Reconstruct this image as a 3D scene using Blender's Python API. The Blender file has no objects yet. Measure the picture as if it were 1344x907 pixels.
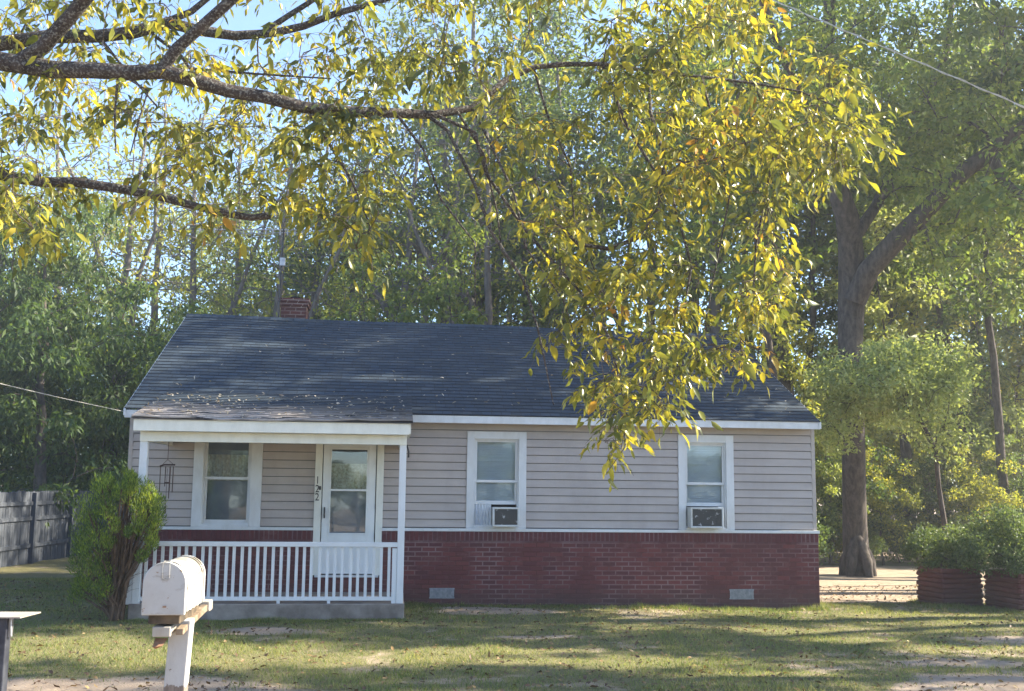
import bpy, math, random
import numpy as np
from mathutils import Vector
R=math.radians
HAZE=.0019
# ------------------------------------------------------------------ camera
sc=bpy.context.scene
F,YAW,PIT,ROL=1400.,.109,.131,.011
CP=np.array([3.798,-16.069,1.716])
FW=np.array([math.sin(YAW)*math.cos(PIT),math.cos(YAW)*math.cos(PIT),math.sin(PIT)])
_r=np.array([math.cos(YAW),-math.sin(YAW),0]); _u=np.cross(_r,FW)
RT=_r*math.cos(ROL)+_u*math.sin(ROL); UP=-_r*math.sin(ROL)+_u*math.cos(ROL)
cam=bpy.data.cameras.new('camera'); co=bpy.data.objects.new('camera',cam); sc.collection.objects.link(co)
cam.sensor_fit='HORIZONTAL'; cam.sensor_width=36; cam.lens=F/1344*36; cam.clip_start=.1; cam.clip_end=2000
from mathutils import Matrix
co.matrix_world=Matrix(((RT[0],UP[0],-FW[0],CP[0]),(RT[1],UP[1],-FW[1],CP[1]),(RT[2],UP[2],-FW[2],CP[2]),(0,0,0,1)))
sc.camera=co
# ------------------------------------------------------------------ sky, sun, exposure
SUN_EL,SUN_AZ=R(36),R(4)          # azimuth from +X towards +Y
SUN=np.array([math.cos(SUN_EL)*math.cos(SUN_AZ),math.cos(SUN_EL)*math.sin(SUN_AZ),math.sin(SUN_EL)])
w=bpy.data.worlds.new('World'); sc.world=w; w.use_nodes=True
nt=w.node_tree; bg=nt.nodes['Background']; sky=nt.nodes.new('ShaderNodeTexSky')
sky.sky_type='NISHITA'; sky.sun_disc=False; sky.sun_elevation=SUN_EL; sky.sun_rotation=R(90)-SUN_AZ
sky.air_density=.75; sky.dust_density=.3; sky.ozone_density=3.0
nt.links.new(sky.outputs[0],bg.inputs[0]); bg.inputs[1].default_value=.10
sl=bpy.data.lights.new('sun','SUN'); so=bpy.data.objects.new('sun',sl); sc.collection.objects.link(so)
sl.energy=5.0; sl.angle=R(.53); sl.color=(1,.9,.72)
so.rotation_euler=Vector(SUN).to_track_quat('Z','Y').to_euler()
sc.view_settings.view_transform='Standard'; sc.view_settings.look='None'
sc.view_settings.exposure=2.3; sc.view_settings.gamma=1
sc.cycles.max_bounces=8; sc.cycles.diffuse_bounces=4; sc.cycles.transmission_bounces=6; sc.cycles.transparent_max_bounces=12
sc.cycles.volume_bounces=0; sc.cycles.sample_clamp_indirect=6
# ------------------------------------------------------------------ pixel -> world helpers (photo pixels)
def ray(px,py): return FW+RT*(px-672)/F+UP*(453.5-py)/F
def atD(px,py,D): return CP+ray(px,py)*D
def atZ(px,py,Z):
    d=ray(px,py); return CP+d*(Z-CP[2])/d[2]
def atY(px,py,Y):
    d=ray(px,py); return CP+d*(Y-CP[1])/d[1]
def proj(P):
    d=np.asarray(P)-CP; z=d@FW; return 672+F*(d@RT)/z,453.5-F*(d@UP)/z,z
# ------------------------------------------------------------------ tagging and linking
COL=sc.collection
def tag(o,label=None,cat=None,group=None,kind=None):
    for k,v in (('label',label),('category',cat),('group',group),('kind',kind)):
        if v: o[k]=v
    return o
def empty(name,loc=(0,0,0),rz=0):
    o=bpy.data.objects.new(name,None); COL.objects.link(o); o.location=loc; o.rotation_euler=(0,0,rz); o.empty_display_size=.2; return o
def link(name,me,mat=None,parent=None,bevel=0,smooth=False):
    o=bpy.data.objects.new(name,me); COL.objects.link(o)
    if mat is not None: me.materials.append(mat)
    if parent is not None: o.parent=parent
    if bevel:
        b=o.modifiers.new('bevel','BEVEL'); b.width=bevel; b.segments=2; b.limit_method='ANGLE'
    if smooth: me.polygons.foreach_set('use_smooth',[True]*len(me.polygons))
    return o
class MB:
    def __init__(s): s.v=[]; s.f=[]
    def add(s,vs,fs):
        n=len(s.v); s.v+= [tuple(map(float,p)) for p in vs]; s.f+=[tuple(i+n for i in f) for f in fs]; return s
    def box(s,x0,x1,y0,y1,z0,z1):
        return s.add([(x0,y0,z0),(x1,y0,z0),(x1,y1,z0),(x0,y1,z0),(x0,y0,z1),(x1,y0,z1),(x1,y1,z1),(x0,y1,z1)],
          [(0,3,2,1),(4,5,6,7),(0,1,5,4),(1,2,6,5),(2,3,7,6),(3,0,4,7)])
    def tube(s,pts,rad,k=8,cap=True):
        pts=[np.array(p,float) for p in pts]
        if not hasattr(rad,'__len__'): rad=[rad]*len(pts)
        n=len(s.v); a=None
        for i,p in enumerate(pts):
            t=pts[min(i+1,len(pts)-1)]-pts[max(i-1,0)]; t/=np.linalg.norm(t)+1e-9
            if a is None: a=np.cross(t,[0,0,1.]) if abs(t[2])<.9 else np.cross(t,[0,1.,0])
            a=a-t*(a@t); a/=np.linalg.norm(a)+1e-9; b=np.cross(t,a)
            for j in range(k):
                th=2*math.pi*j/k; q=p+rad[i]*(a*math.cos(th)+b*math.sin(th)); s.v.append(tuple(q))
        for i in range(len(pts)-1):
            for j in range(k):
                s.f.append((n+i*k+j,n+i*k+(j+1)%k,n+(i+1)*k+(j+1)%k,n+(i+1)*k+j))
        if cap:
            s.f.append(tuple(n+j for j in range(k))[::-1]); s.f.append(tuple(n+(len(pts)-1)*k+j for j in range(k)))
        return s
    def mesh(s,name):
        me=bpy.data.meshes.new(name); me.from_pydata(s.v,[],s.f); me.update(); return me
    def build(s,name,mat,parent=None,bevel=0,smooth=False):
        return link(name,s.mesh(name),mat,parent,bevel,smooth)
def npmesh(name,V,faces):
    """V (n,3); faces: list of (m,k) index arrays"""
    me=bpy.data.meshes.new(name); me.vertices.add(len(V)); me.vertices.foreach_set('co',np.ascontiguousarray(V,np.float32).ravel())
    loops=np.concatenate([f.ravel() for f in faces]).astype(np.int32)
    tot=np.concatenate([np.full(len(f),f.shape[1]) for f in faces]).astype(np.int32)
    st=np.concatenate([[0],np.cumsum(tot)[:-1]]).astype(np.int32)
    me.loops.add(len(loops)); me.loops.foreach_set('vertex_index',loops)
    me.polygons.add(len(tot)); me.polygons.foreach_set('loop_start',st); me.polygons.foreach_set('loop_total',tot)
    me.update(calc_edges=True); return me
# ------------------------------------------------------------------ materials
class NT:
    def __init__(s,name):
        s.m=bpy.data.materials.new(name); s.m.use_nodes=True; s.t=s.m.node_tree; s.n=s.t.nodes; s.b=s.n['Principled BSDF']; s.out=s.n['Material Output']
        s.geo=None
    def node(s,typ,**k):
        n=s.n.new(typ)
        for a,v in k.items():
            if a.startswith('i_'): n.inputs[a[2:].replace('_',' ')].default_value=v
            else: setattr(n,a,v)
        return n
    def L(s,a,b): s.t.links.new(a,b)
    def pos(s):
        if not s.geo: s.geo=s.node('ShaderNodeNewGeometry')
        return s.geo.outputs['Position']
    def noise(s,scale,detail=4,rough=.55,vec=None,stretch=None):
        n=s.node('ShaderNodeTexNoise'); n.inputs['Scale'].default_value=scale; n.inputs['Detail'].default_value=detail; n.inputs['Roughness'].default_value=rough
        v=vec if vec is not None else s.pos()
        if stretch:
            m=s.node('ShaderNodeVectorMath',operation='MULTIPLY'); s.L(v,m.inputs[0]); m.inputs[1].default_value=stretch; v=m.outputs[0]
        s.L(v,n.inputs['Vector']); return n.outputs[0]
    def ramp(s,fac,stops):
        r=s.node('ShaderNodeValToRGB'); s.L(fac,r.inputs[0]); e=r.color_ramp.elements
        while len(e)<len(stops): e.new(.5)
        for x,(p,c) in zip(e,stops): x.position=p; x.color=(*c,1) if len(c)==3 else c
        return r.outputs[0]
    def mix(s,fac,a,b,mode='MIX'):
        m=s.node('ShaderNodeMix',data_type='RGBA',blend_type=mode)
        for v,i in ((fac,0),(a,6),(b,7)):
            if hasattr(v,'links') or hasattr(v,'is_output'): s.L(v,m.inputs[i])
            elif i==0: m.inputs[0].default_value=v
            else: m.inputs[i].default_value=(*v,1)
        return m.outputs[2]
    def math(s,op,a,b=None,clamp=False):
        m=s.node('ShaderNodeMath',operation=op,use_clamp=clamp)
        for v,i in ((a,0),(b,1)):
            if v is None: continue
            if hasattr(v,'is_output'): s.L(v,m.inputs[i])
            else: m.inputs[i].default_value=v
        return m.outputs[0]
    def bump(s,h,strength=.3,dist=.01):
        b=s.node('ShaderNodeBump'); b.inputs['Strength'].default_value=strength; b.inputs['Distance'].default_value=dist
        s.L(h,b.inputs['Height']); s.L(b.outputs[0],s.b.inputs['Normal'])
    def fin(s,col=None,rough=.8,spec=.3,metal=0):
        if col is not None:
            if hasattr(col,'is_output'): s.L(col,s.b.inputs['Base Color'])
            else: s.b.inputs['Base Color'].default_value=(*col,1)
        s.b.inputs['Roughness'].default_value=rough; s.b.inputs['Specular IOR Level'].default_value=spec; s.b.inputs['Metallic'].default_value=metal
        return s.m
def M_simple(name,c1,c2,scale=8,rough=.8,spec=.3,metal=0,bump=.1,stretch=None,lo=.35,hi=.65):
    t=NT(name); n=t.noise(scale,6,.6,stretch=stretch); t.bump(n,bump,.01)
    return t.fin(t.ramp(n,[(lo,c1),(hi,c2)]),rough,spec,metal)
def M_leaf(name,cols,trans=.45,scale=.35,rough=.55,vary=.0,tcol=1.0):
    """cols: list of (position,colour) for the random tint of each leaf"""
    t=NT(name); g=t.node('ShaderNodeNewGeometry'); t.geo=g
    n=t.noise(scale,2,.5)
    f=t.math('ADD',t.math('MULTIPLY',g.outputs['Random Per Island'],.6),t.math('MULTIPLY',n,.8)); f=t.math('SUBTRACT',f,.2,True)
    if vary:
        oi=t.node('ShaderNodeObjectInfo'); f=t.math('ADD',f,t.math('MULTIPLY',t.math('SUBTRACT',oi.outputs['Random'],.5),vary),True)
    c=t.ramp(f,cols); t.fin(c,rough,.35)
    tr=t.node('ShaderNodeBsdfTranslucent'); t.L(t.mix(1.0,c,(1.25*tcol,1.2*tcol,.6*tcol),'MULTIPLY'),tr.inputs[0])
    mx=t.node('ShaderNodeMixShader'); mx.inputs[0].default_value=trans; t.L(t.b.outputs[0],mx.inputs[1]); t.L(tr.outputs[0],mx.inputs[2]); t.L(mx.outputs[0],t.out.inputs[0])
    return t.m
def M_bark(name,c1,c2,sc_=6,lichen=None):
    t=NT(name); n=t.noise(sc_,8,.7,stretch=(1,1,.35)); n2=t.noise(sc_*5,4,.6)
    c=t.ramp(n,[(.32,c1),(.68,c2)])
    if lichen: c=t.mix(t.math('MULTIPLY',t.ramp(n2,[(.52,(0,0,0)),(.6,(1,1,1))]),.75),c,lichen)
    t.bump(t.math('ADD',n,t.math('MULTIPLY',n2,.4)),.9,.03); return t.fin(c,.9,.15)
def M_brick(name,c1,c2,mortar,bw=.2,rh=.0677,ms=.02,soldier=False,vecmode='XZ',mvis=.6):
    t=NT(name); sp=t.node('ShaderNodeSeparateXYZ'); t.L(t.pos(),sp.inputs[0]); cb=t.node('ShaderNodeCombineXYZ')
    if vecmode=='XZ': 
        t.L(t.math('ADD',sp.outputs[0],sp.outputs[1]),cb.inputs[0])
    t.L(sp.outputs[2],cb.inputs[1])
    b=t.node('ShaderNodeTexBrick'); t.L(cb.outputs[0],b.inputs[0]); b.inputs['Scale'].default_value=1
    b.inputs['Brick Width'].default_value=bw; b.inputs['Row Height'].default_value=rh; b.inputs['Mortar Size'].default_value=ms*.5; b.inputs['Mortar Smooth'].default_value=.3
    b.offset=0 if soldier else .5
    b.inputs['Color1'].default_value=(*c1,1); b.inputs['Color2'].default_value=(*c2,1)
    n=t.noise(1.6,5,.6); n2=t.noise(45,5,.6)
    mc=t.mix(t.ramp(n,[(.40,(0,0,0)),(.62,(1,1,1))]),tuple(x*.6 for x in c1),mortar)   # paint hides the mortar in places
    t.L(mc,b.inputs['Mortar'])
    c=t.mix(t.math('MULTIPLY',n2,.5),b.outputs[0],tuple(x*.5 for x in c1))
    c=t.mix(t.ramp(t.noise(.9,5,.65),[(.5,(0,0,0)),(.75,(.75,.75,.75))]),c,tuple(x*.5+.012 for x in c1)); c=t.mix(t.ramp(t.noise(2.7,6,.7,stretch=(1,1,2)),[(.56,(0,0,0)),(.72,(.5,.5,.5))]),c,(.2,.1,.085))
    # lowest courses darker and browner, with an uneven upper edge
    low=t.math('MULTIPLY',t.math('SUBTRACT',.42,t.math('ADD',sp.outputs[2],t.math('MULTIPLY',n,.25)),True),3.,True)
    c=t.mix(t.math('MULTIPLY',low,.6),c,(.06,.045,.04))
    t.bump(t.math('ADD',t.math('MULTIPLY',b.outputs['Fac'],-1.),t.math('MULTIPLY',n2,.25)),.7,.008)
    return t.fin(c,.75,.3)
def M_paint(name,col,dirt=(.25,.22,.16),amount=.25,rough=.5,spec=.35,scale=5,chips=0,chipcol=(.2,.16,.12)):
    t=NT(name); n=t.noise(scale,7,.65,stretch=(1,1,.4)); n2=t.noise(38,4,.6)
    f=t.math('MULTIPLY',t.ramp(n,[(.42,(0,0,0)),(.75,(1,1,1))]),amount)
    c=t.mix(f,col,dirt); c=t.mix(t.math('MULTIPLY',n2,.12),c,tuple(x*.6 for x in col))
    if chips:
        n3=t.noise(14,6,.7); c=t.mix(t.ramp(n3,[(1-chips,(0,0,0)),(1-chips+.02,(1,1,1))]),c,chipcol)
    t.bump(n2,.08,.003); return t.fin(c,rough,spec)
WHITE=M_paint('white trim paint',(.66,.66,.64),amount=.3)
CREAM=M_paint('cream porch paint',(.78,.76,.66),amount=.25,chips=.27,chipcol=(.35,.3,.24))
RAILW=M_paint('rail paint',(.7,.7,.69),amount=.22,rough=.45)
# siding: vinyl with faint streaks
t=NT('taupe vinyl siding'); n=t.noise(3,6,.6,stretch=(.4,1,1.6)); n2=t.noise(60,3,.6,stretch=(.15,1,1))
c=t.ramp(n,[(.3,(.37,.318,.275)),(.7,(.45,.388,.34))]); c=t.mix(t.math('MULTIPLY',n2,.15),c,(.28,.25,.24)); c=t.mix(t.math('MULTIPLY',t.ramp(t.noise(1.1,7,.7,stretch=(1.6,1,.5)),[(.48,(0,0,0)),(.72,(1,1,1))]),.4),c,(.27,.23,.2)); t.bump(t.noise(1.6,2,.5,stretch=(1,1,3)),.35,.02); SIDING=t.fin(c,.5,.4)
BRICK=M_brick('painted burgundy brick',(.165,.042,.038),(.085,.024,.028),(.25,.165,.155))
BRICKS=M_brick('burgundy soldier course',(.13,.028,.03),(.085,.022,.026),(.2,.13,.125),bw=.068,rh=.3,soldier=True)
CHIMB=M_brick('chimney brick',(.11,.03,.022),(.06,.02,.018),(.3,.25,.22))
# shingles
def M_shingle(name,aged=False):
    t=NT(name); sp=t.node('ShaderNodeSeparateXYZ'); t.L(t.pos(),sp.inputs[0]); cb=t.node('ShaderNodeCombineXYZ')
    t.L(sp.outputs[0],cb.inputs[0]); t.L(t.math('MULTIPLY',t.math('ADD',sp.outputs[1],1.8101 if aged else .3001),1.0),cb.inputs[1])
    b=t.node('ShaderNodeTexBrick'); t.L(cb.outputs[0],b.inputs[0]); b.inputs['Scale'].default_value=1; b.inputs['Brick Width'].default_value=.21; b.inputs['Row Height'].default_value=2.15/16 if aged else 4.2/32
    b.inputs['Mortar Size'].default_value=.006; b.inputs['Mortar Smooth'].default_value=.4; b.offset=.37; b.offset_frequency=3; b.squash=.7; b.squash_frequency=2
    b.inputs['Color1'].default_value=(.015,.027,.039,1); b.inputs['Color2'].default_value=(.031,.049,.069,1); b.inputs['Mortar'].default_value=(.006,.008,.012,1)
    g=t.noise(160,3,.6); m=t.noise(.8,5,.6,stretch=(.5,1.3,1))
    c=t.mix(t.math('MULTIPLY',g,.3),b.outputs[0],(.05,.06,.075)); c=t.mix(t.ramp(m,[(.45,(0,0,0)),(.8,(.2,.2,.2))]),c,(.05,.055,.06))
    if aged:
        a=t.noise(2.2,7,.7,stretch=(.45,3.4,1)); xr=t.math('SUBTRACT',1.,t.math('MULTIPLY',sp.outputs[0],.23),True)
        yr=t.math('MULTIPLY',t.math('SUBTRACT',-.6,sp.outputs[1]),.9,True)
        f=t.math('MULTIPLY',t.ramp(a,[(.36,(0,0,0)),(.52,(1,1,1))]),t.math('MULTIPLY',t.math('ADD',xr,.3),yr),True)
        c=t.mix(f,c,(.42,.36,.31))
    t.bump(t.math('ADD',t.math('MULTIPLY',b.outputs['Fac'],-1.),t.math('MULTIPLY',g,.5)),.6,.006)
    return t.fin(c,.88,.25)
SHING=M_shingle('slate blue asphalt shingles'); SHINGA=M_shingle('worn porch shingles',True)
CONC=M_simple('weathered concrete',(.16,.13,.11),(.3,.26,.22),4,.9,.2)
DARK=M_simple('dark void',(.01,.01,.012),(.02,.02,.022),5,.9,.1)
BLACKM=M_simple('black metal',(.012,.012,.013),(.03,.03,.03),20,.45,.5,.3)
BRONZE=M_simple('bronze chime tubes',(.05,.025,.02),(.09,.045,.035),20,.5,.5,.5)
ALU=M_simple('dull aluminium',(.3,.3,.31),(.45,.45,.46),20,.45,.5,.8)
BLIND=M_simple('white blind slats',(.74,.76,.78),(.8,.82,.84),6,.6,.3)
LACE=M_simple('beige lace curtain',(.5,.44,.32),(.85,.8,.66),26,.9,.1,bump=.3)
GREYV=M_simple('grey window shade',(.3,.31,.33),(.38,.39,.41),5,.8,.2)
DOORW=M_paint('storm door enamel',(.74,.75,.72),amount=.15,rough=.35,spec=.5)
ACM=M_paint('air conditioner casing',(.6,.6,.56),amount=.6,chips=.3,chipcol=(.14,.12,.1))
t=NT('air conditioner grille'); n=t.noise(13,6,.7,stretch=(1,1,1)); SPX=t.node('ShaderNodeSeparateXYZ'); t.L(t.pos(),SPX.inputs[0])
GRILL=t.fin(t.mix(t.ramp(n,[(.6,(0,0,0)),(.62,(1,1,1))]),(.10,.098,.09),(.62,.62,.6)),.7,.3)
t=NT('window glass'); gl=t.node('ShaderNodeBsdfGlossy'); gl.inputs['Roughness'].default_value=.03; gl.inputs[0].default_value=(.9,.93,.95,1)
tp=t.node('ShaderNodeBsdfTransparent'); tp.inputs[0].default_value=(.86,.9,.92,1); fr=t.node('ShaderNodeFresnel'); fr.inputs[0].default_value=1.5
nb=t.noise(1.3,2,.5); bm=t.node('ShaderNodeBump'); bm.inputs['Strength'].default_value=.25; bm.inputs['Distance'].default_value=.01; t.L(nb,bm.inputs['Height']); t.L(bm.outputs[0],gl.inputs['Normal'])
mx=t.node('ShaderNodeMixShader'); t.L(t.math('ADD',fr.outputs[0],.02,True),mx.inputs[0]); t.L(tp.outputs[0],mx.inputs[1]); t.L(gl.outputs[0],mx.inputs[2]); t.L(mx.outputs[0],t.out.inputs[0]); GLASS=t.m
t=NT('weathered fence wood'); n=t.noise(5,8,.7,stretch=(3,3,.35)); n2=t.noise(1.2,4,.6)
c=t.ramp(n,[(.3,(.035,.04,.05)),(.7,(.10,.11,.13))]); c=t.mix(t.math('MULTIPLY',n2,.5),c,(.045,.05,.06)); t.bump(n,.5,.008); FENCE=t.fin(c,.9,.15)
BOARDW=M_paint('old white board paint',(.36,.34,.3),dirt=(.2,.13,.07),amount=.75,chips=.38,chipcol=(.16,.11,.07))
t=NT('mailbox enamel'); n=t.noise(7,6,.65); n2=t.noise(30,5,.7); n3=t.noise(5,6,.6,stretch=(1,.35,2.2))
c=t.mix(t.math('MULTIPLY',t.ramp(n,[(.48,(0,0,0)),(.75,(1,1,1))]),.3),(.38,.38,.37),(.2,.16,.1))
c=t.mix(t.ramp(n2,[(.64,(0,0,0)),(.68,(.8,.8,.8))]),c,(.2,.12,.06)); c=t.mix(t.ramp(n3,[(.55,(0,0,0)),(.64,(.75,.75,.75))]),c,(.17,.14,.09)); t.bump(n2,.3,.003); MAILW=t.fin(c,.5,.35)  # stretched streaks paint branch shadows into the enamel colour, mixed with grime
t=NT('mailbox post paint'); sp=t.node('ShaderNodeSeparateXYZ'); t.L(t.pos(),sp.inputs[0]); n=t.noise(10,6,.7,stretch=(1.6,1.6,.5)); n2=t.noise(24,6,.7)
low=t.math('GREATER_THAN',t.math('ADD',.80,t.math('MULTIPLY',n,.16)),sp.outputs[2])
c=t.mix(t.math('MULTIPLY',t.ramp(n,[(.45,(0,0,0)),(.75,(1,1,1))]),.35),(.40,.40,.39),(.22,.18,.12))
c=t.mix(t.ramp(n2,[(.66,(0,0,0)),(.68,(1,1,1))]),c,(.16,.13,.1)); wood=t.ramp(t.noise(30,6,.7,stretch=(3,3,.2)),[(.3,(.1,.08,.065)),(.7,(.24,.2,.17))])
t.bump(n2,.3,.004); POSTW=t.fin(t.mix(low,c,wood),.7,.25)
BARK=M_bark('grey brown bark',(.022,.019,.018),(.12,.10,.085),11)
BARKP=M_bark('pale woodland bark',(.07,.06,.055),(.22,.19,.17))
BARKH=M_bark('lichen spotted bark',(.022,.018,.018),(.085,.068,.06),14,(.2,.2,.18))
TWIG=M_bark('twig bark',(.05,.04,.03),(.15,.12,.1),20)
# ------------------------------------------------------------------ ground
def smooth(x): x=np.clip(x,0,1); return x*x*(3-2*x)
rng=np.random.default_rng(7)
def vnoise(x,y,s,seed=0):
    """cheap value noise"""
    r=np.random.default_rng(seed).random((64,64)); X=np.asarray(x)/s+100; Y=np.asarray(y)/s+100
    i=np.floor(X).astype(int); j=np.floor(Y).astype(int); fx=smooth(X-i); fy=smooth(Y-j)
    g=lambda a,b:r[a%64,b%64]
    return (g(i,j)*(1-fx)+g(i+1,j)*fx)*(1-fy)+(g(i,j+1)*(1-fx)+g(i+1,j+1)*fx)*fy
def gz(x,y):
    x=np.asarray(x,float); y=np.asarray(y,float)
    z=-.03-.07*smooth((x-6)/5)-.22*smooth((y-1)/9)
    z=z+.04*(vnoise(x,y,2.3,1)-.5)*smooth((np.hypot(x-5,y-3)-2)/8+.4)+.02*(vnoise(x,y,.6,2)-.5)
    z=z+1.2*smooth((y-60)/120)
    return z
def ell(x,y,cx,cy,rx,ry): return np.clip(1.5-np.hypot((x-cx)/rx,(y-cy)/ry),0,1)*1.1
DIRT=[]
for px,py,rx,ry in ((660,805,1.05,.42),(610,800,.5,.25),(335,830,.45,.35),(1290,868,1.0,.22),(1330,836,.6,.2),(700,838,.5,.15)):
    p=atZ(px,py,-.06); DIRT.append((p[0],p[1],rx,ry))
def dirt(x,y):
    x=np.asarray(x,float); y=np.asarray(y,float); n=vnoise(x,y,.9,3)*.6+vnoise(x,y,.25,4)*.4
    d=np.zeros_like(x)
    for a in DIRT: d=np.maximum(d,ell(x,y,*a)*(.35+n))
    # sandy verge along the street
    edge=-5.75-1.3*smooth((x-2.2)/2)+1.35*smooth((x-7.6)/1.6)
    d=np.maximum(d,smooth((edge-y)/.9+.5)*(.5+n*.8))
    # sandy driveway beside and behind the house
    drv=smooth((x-10.45-.6*(n-.5))/.5)*smooth((y-.7-.9*(n-.5))/.5)*smooth((12.8-y)/1.5)*smooth((40-x)/5)
    d=np.maximum(d,drv*1.1)
    d=np.maximum(d,.5*smooth((n-.62)/.1))
    d=np.maximum(d,.85*smooth((y-12.5)/2))
    return np.clip(d,0,1)
def ground():
    xs=np.unique(np.concatenate([np.linspace(-400,-14,24),np.arange(-14,24,.11),np.linspace(24,400,24)]))
    ys=np.unique(np.concatenate([np.linspace(-60,-9,16),np.arange(-9,13,.11),np.linspace(13,60,40),np.linspace(60,600,20)]))
    X,Y=np.meshgrid(xs,ys,indexing='ij'); Z=gz(X,Y); V=np.stack([X,Y,Z],-1).reshape(-1,3)
    a,b=X.shape; I=np.arange(a*b).reshape(a,b)
    Fq=np.stack([I[:-1,:-1],I[1:,:-1],I[1:,1:],I[:-1,1:]],-1).reshape(-1,4)
    me=npmesh('ground',V,[Fq]); at=me.attributes.new('dirt','FLOAT','POINT'); at.data.foreach_set('value',dirt(X,Y).ravel().astype(np.float32))
    t=NT('lawn soil'); A=t.node('ShaderNodeAttribute',attribute_name='dirt'); n=t.noise(3,8,.7); n2=t.noise(40,5,.7); n3=t.noise(.7,4,.6)
    grass=t.ramp(n2,[(.3,(.07,.07,.035)),(.5,(.15,.14,.065)),(.7,(.24,.2,.115))])
    sand=t.ramp(n,[(.3,(.26,.2,.145)),(.7,(.42,.34,.26))]); sand=t.mix(t.math('MULTIPLY',n2,.4),sand,(.17,.125,.09))
    f=t.ramp(t.math('ADD',A.outputs['Fac'],t.math('MULTIPLY',t.math('SUBTRACT',n,.5),.6)),[(.4,(0,0,0)),(.6,(1,1,1))])
    t.bump(t.math('ADD',n2,n),.7,.03)
    o=link('ground',me,t.fin(t.mix(f,grass,sand),.95,.1),smooth=True); tag(o,kind='structure'); return o
ground()
# ------------------------------------------------------------------ foliage engine
def unit(v): return v/(np.linalg.norm(v,axis=-1,keepdims=True)+1e-9)
def leaves(P,D,N,L,W,kind='d'):
    D=unit(D); S=unit(np.cross(D,N)); N=np.cross(S,D); L=np.broadcast_to(np.asarray(L,float),(len(P),))[:,None]; W=np.broadcast_to(np.asarray(W,float),(len(P),))[:,None]
    m=len(P); I=np.arange(m)[:,None]
    if kind=='d':
        V=np.stack([P,P+.42*L*D+.5*W*S,P+L*D-.12*L*N,P+.42*L*D-.5*W*S],1); k=4
        return V.reshape(-1,3),[(I*k+np.array([[0,1,2,3]]))]
    cu=np.random.default_rng(m).normal(.22,.2,(m,1)); N=N*1.0
    V=np.stack([P,P+.28*L*D+.46*W*S+.10*W*N,P+.28*L*D-.46*W*S+.10*W*N,P+.62*L*D+.42*W*S-.04*L*N,P+.62*L*D-.42*W*S-.04*L*N,P+L*D-cu*L*N,P+.30*L*D-.08*W*N,P+.64*L*D-.1*W*N-.06*L*N],1); k=8
    tri=np.concatenate([I*k+np.array([[0,6,1]]),I*k+np.array([[0,2,6]]),I*k+np.array([[3,7,5]]),I*k+np.array([[7,4,5]])])
    quad=np.concatenate([I*k+np.array([[1,6,7,3]]),I*k+np.array([[6,2,4,7]])])
    return V.reshape(-1,3),[tri,quad]
def frusta(A,B,ra,rb,k=4):
    T=unit(B-A); H=np.where(np.abs(T[:,2:3])<.9,np.array([[0,0,1.]]),np.array([[0,1.,0]])); a=unit(np.cross(T,H)); b=np.cross(T,a)
    th=np.arange(k)*2*math.pi/k; ring=a[:,None]*np.cos(th)[None,:,None]+b[:,None]*np.sin(th)[None,:,None]
    V=np.concatenate([A[:,None]+ring*ra[:,None,None],B[:,None]+ring*rb[:,None,None]],1)
    I=np.arange(len(A))[:,None]*2*k; j=np.arange(k); q=np.stack([j,(j+1)%k,(j+1)%k+k,j+k],-1)
    return V.reshape(-1,3),(I[:,:,None]+q[None]).reshape(-1,4)
def grow(seeds,targets,step,rs,sag=.0,wob=.12):
    nodes=[np.array(s,float) for s in seeds]; par=[-1]*len(nodes); ends=[]
    A=np.zeros((len(seeds)+len(targets)*60,3)); n=len(seeds); A[:n]=np.array(nodes)
    T=np.array(targets); d0=np.min(np.linalg.norm(T[:,None]-A[None,:n],axis=2),axis=1); order=np.argsort(d0)
    for ti in order:
        t=T[ti]; dd=np.linalg.norm(A[:n]-t,axis=1)+.25*np.maximum(0,A[:n,2]-t[2]); i=int(np.argmin(dd)); s=A[i].copy(); dist=np.linalg.norm(t-s); m=int(min(50,max(1,math.ceil(dist/step)))); p=i
        off=rs.normal(0,wob*dist*.4,3)
        for q in range(1,m+1):
            f=q/m; A[n]=s+(t-s)*f+off*math.sin(math.pi*f)+np.array([0,0,sag*dist*math.sin(math.pi*f)])+(rs.normal(0,step*wob,3) if q<m else 0)
            par.append(p); p=n; n+=1
        ends.append(p)
    return A[:n],np.array(par),ends,order
def branch_mesh(A,par,nseed,rtip,rmax,k=4,pw=2.3):
    n=len(A); c=np.zeros(n); ch=np.zeros(n,int)
    for i in range(n-1,nseed-1,-1):
        if ch[i]==0: c[i]=1
        c[par[i]]+=c[i]; ch[par[i]]+=1
    r=np.minimum(rtip*np.maximum(c,1)**(1/pw),rmax)
    idx=np.arange(nseed,n); pa=par[idx]; ra=np.where(pa<nseed,r[idx]*1.15,np.minimum(r[pa],r[idx]*1.4))
    return frusta(A[pa],A[idx],ra,r[idx],k)
def crownleaves(centres,rs,n_per,rad,L,droop=.5,flat=.6,aspect=.5):
    C=np.repeat(centres,n_per,axis=0); m=len(C); o=rs.normal(0,1,(m,3)); o=unit(o)*np.cbrt(rs.random((m,1)))
    rr=np.repeat(rs.uniform(.6,1.25,len(centres))*rad,n_per)[:,None]; P=C+o*rr*np.array([1,1,flat])
    D=unit(rs.normal(0,1,(m,3))+np.array([0,0,-droop])+.5*o); N=unit(rs.normal(0,.8,(m,3))+np.array([0,0,1.]))
    return P,D,N,L*rs.uniform(.6,1.3,m),L*aspect*rs.uniform(.7,1.2,m)
def ellipsoid_pts(rs,n,c,r,bias=.45,low=-1.):
    out=[]
    while len(out)<n:
        v=unit(rs.normal(0,1,3)); v=v*rs.random()**bias
        if v[2]<low: continue
        out.append(np.array(c)+v*np.array(r))
    return np.array(out)
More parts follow.
